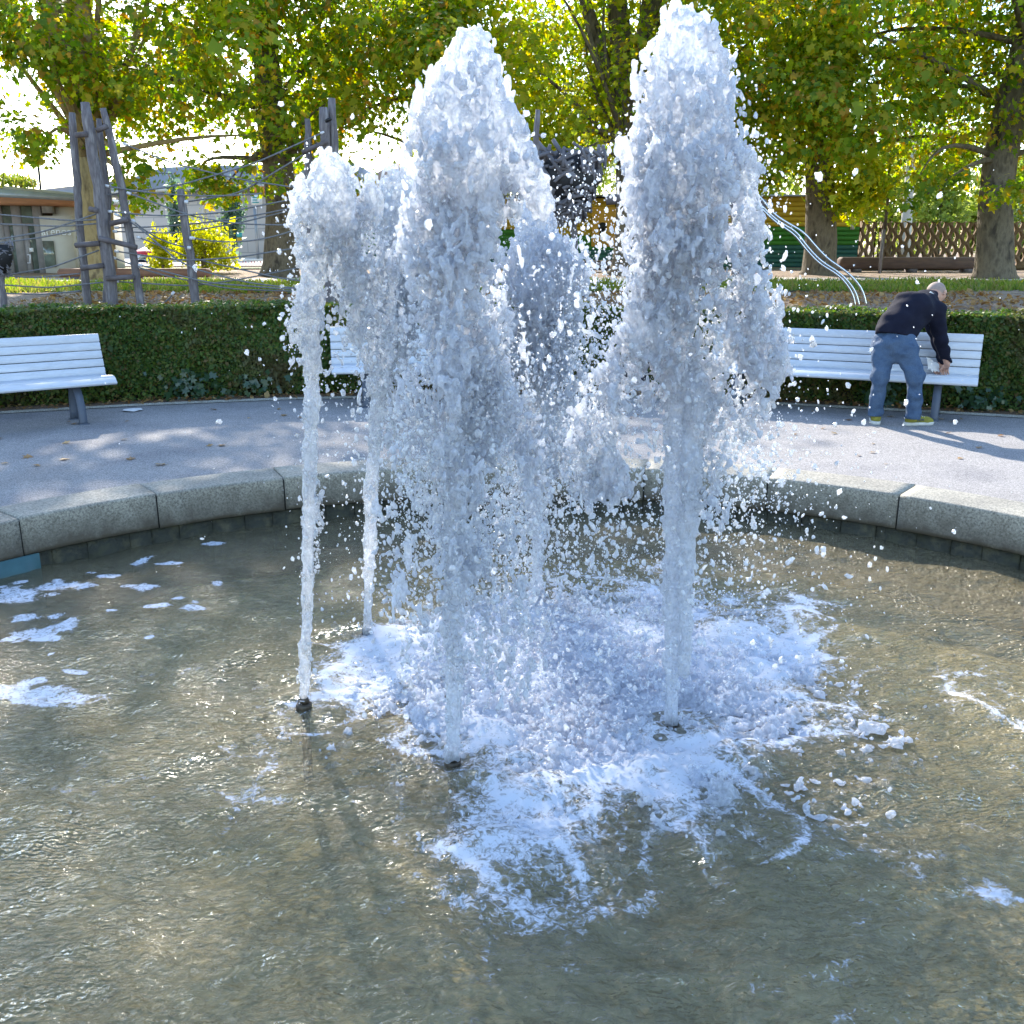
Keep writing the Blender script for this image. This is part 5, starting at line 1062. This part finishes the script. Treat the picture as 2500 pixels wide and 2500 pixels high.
# barriers, car, container
def barrier(px0, px1, py0, py1, Y, label):
    e = empty('barrier_fence', label, 'barrier', 'red and white construction barriers', tuple(np.append(PY((px0+px1)/2, py1, Y)[:2], gz(Y)))); bx(px0, px1, py0, py0+6, Y, .05, M_sign, 'top_rail', e); n = int((px1-px0)/7)
    for i in range(n): x = px0+(px1-px0)*(i+.15)/n; bx(x, x+(px1-px0)/n*.5, py0+6, py1, Y+.01, .04, M_red if i % 3 else M_sign, 'upright', e)
    bx(px0, px1, py1-3, py1, Y-.0, .05, M_sign, 'bottom_rail', e)
barrier(562, 640, 632, 655, 44, 'red and white barrier fence left of the second trunk'); barrier(315, 338, 640, 662, 42, 'short red and white barrier left of the shrubs'); barrier(598, 642, 655, 668, 42, 'low barrier section in front of the longer one')
van = empty('parked_van', 'white van parked behind the reddish log bench', 'van', None, tuple(np.append(PY(360, 650, 45)[:2], gz(45))))
slab([(333, 655, 45), (333, 625, 45), (344, 617, 45), (402, 617, 45), (404, 655, 45)], 1.8, M_white, 'body', van); slab([(336, 632, 44.97), (345, 621, 44.97), (365, 621, 44.97), (365, 632, 44.97)], .05, M_glass, 'window', van)
for px in (346, 390): b = MB(); q = PY(px, 652, 44.95); b.tube([(q[0], q[1]-.05, q[2]), (q[0], q[1]+.2, q[2])], .33, 16); local(b.build('wheel', M_blk, van))
par = empty('red_parasol', 'red-pink parasol over the white van roof line', 'parasol', None, tuple(np.append(PY(355, 640, 43)[:2], gz(43)))); b = MB(); q = Vector(PY(355, 603, 43)); b.tube([q, q+Vector((0, 0, -.18)), q+Vector((0, 0, -.34))], [.05, .45, .68], 10); local(b.build('canopy', M_red, par)); b = MB(); b.tube([(q.x, q.y, gz(43)), q], .03, 6); local(b.build('pole', M_zinc, par))
# ------------------------------------------------------------------ houses behind the middle
YH = 78.0
hs_ = empty('house', 'grey-brown hip-roofed house behind the ochre shed', 'house', None, tuple(np.append(PY(945, 500, YH)[:2], gz(YH))))
x0, zb = xz(868, 484, YH); x1, ze = xz(1080, 470, YH); zr = xz(935, 385, YH)[1]; zm = xz(935, 440, YH)[1]
b = MB(); b.box(((x0+x1)/2, YH+4, zb/2+.6), (x1-x0-.6, 8, zb)); local(b.build('wall', M_cream, hs_))
b = MB(); xr0, xr1 = xz(880, 0, YH)[0], xz(1060, 0, YH)[0]; V = [(x0-.4, YH-.4, zb-.1), (x1+.4, YH-.4, zb-.1), (x1+.4, YH+8.4, zb-.1), (x0-.4, YH+8.4, zb-.1), (xz(925, 0, YH)[0], YH+4, zm+.2), (xz(1010, 0, YH)[0], YH+4, zm+.2)]; b.add(V, [(0, 1, 5, 4), (1, 2, 5), (2, 3, 4, 5), (3, 0, 4), (3, 2, 1, 0)]); local(b.build('roof', M_rooft, hs_))
h2 = empty('house', 'taller house with steep brown gable behind the hip-roofed one', 'house', None, tuple(np.append(PY(950, 440, 92)[:2], gz(92))))
b = MB(); xa, za = xz(905, 437, 92); xb, _z = xz(1010, 437, 92); b.box(((xa+xb)/2, 96, za/2), (xb-xa, 8, za)); local(b.build('wall', M_cream, h2))
b = MB(); V = [(xa-.4, 91.5, za-.1), (xb+.4, 91.5, za-.1), (xb+.4, 100.5, za-.1), (xa-.4, 100.5, za-.1), (xz(935, 0, 92)[0], 96, xz(0, 388, 92)[1]), (xz(950, 0, 92)[0], 96, xz(0, 388, 92)[1])]; b.add(V, [(0, 1, 5, 4), (1, 2, 5), (2, 3, 4, 5), (3, 0, 4), (3, 2, 1, 0)]); local(b.build('roof', M_rooft, h2))
for px in (925, 965, 990): o = bx(px, px+12, 440, 452, 91.9, .15, M_frame, 'window', h2); bx(px+2, px+10, 442, 450, 91.85, .1, M_glass, 'pane', o)
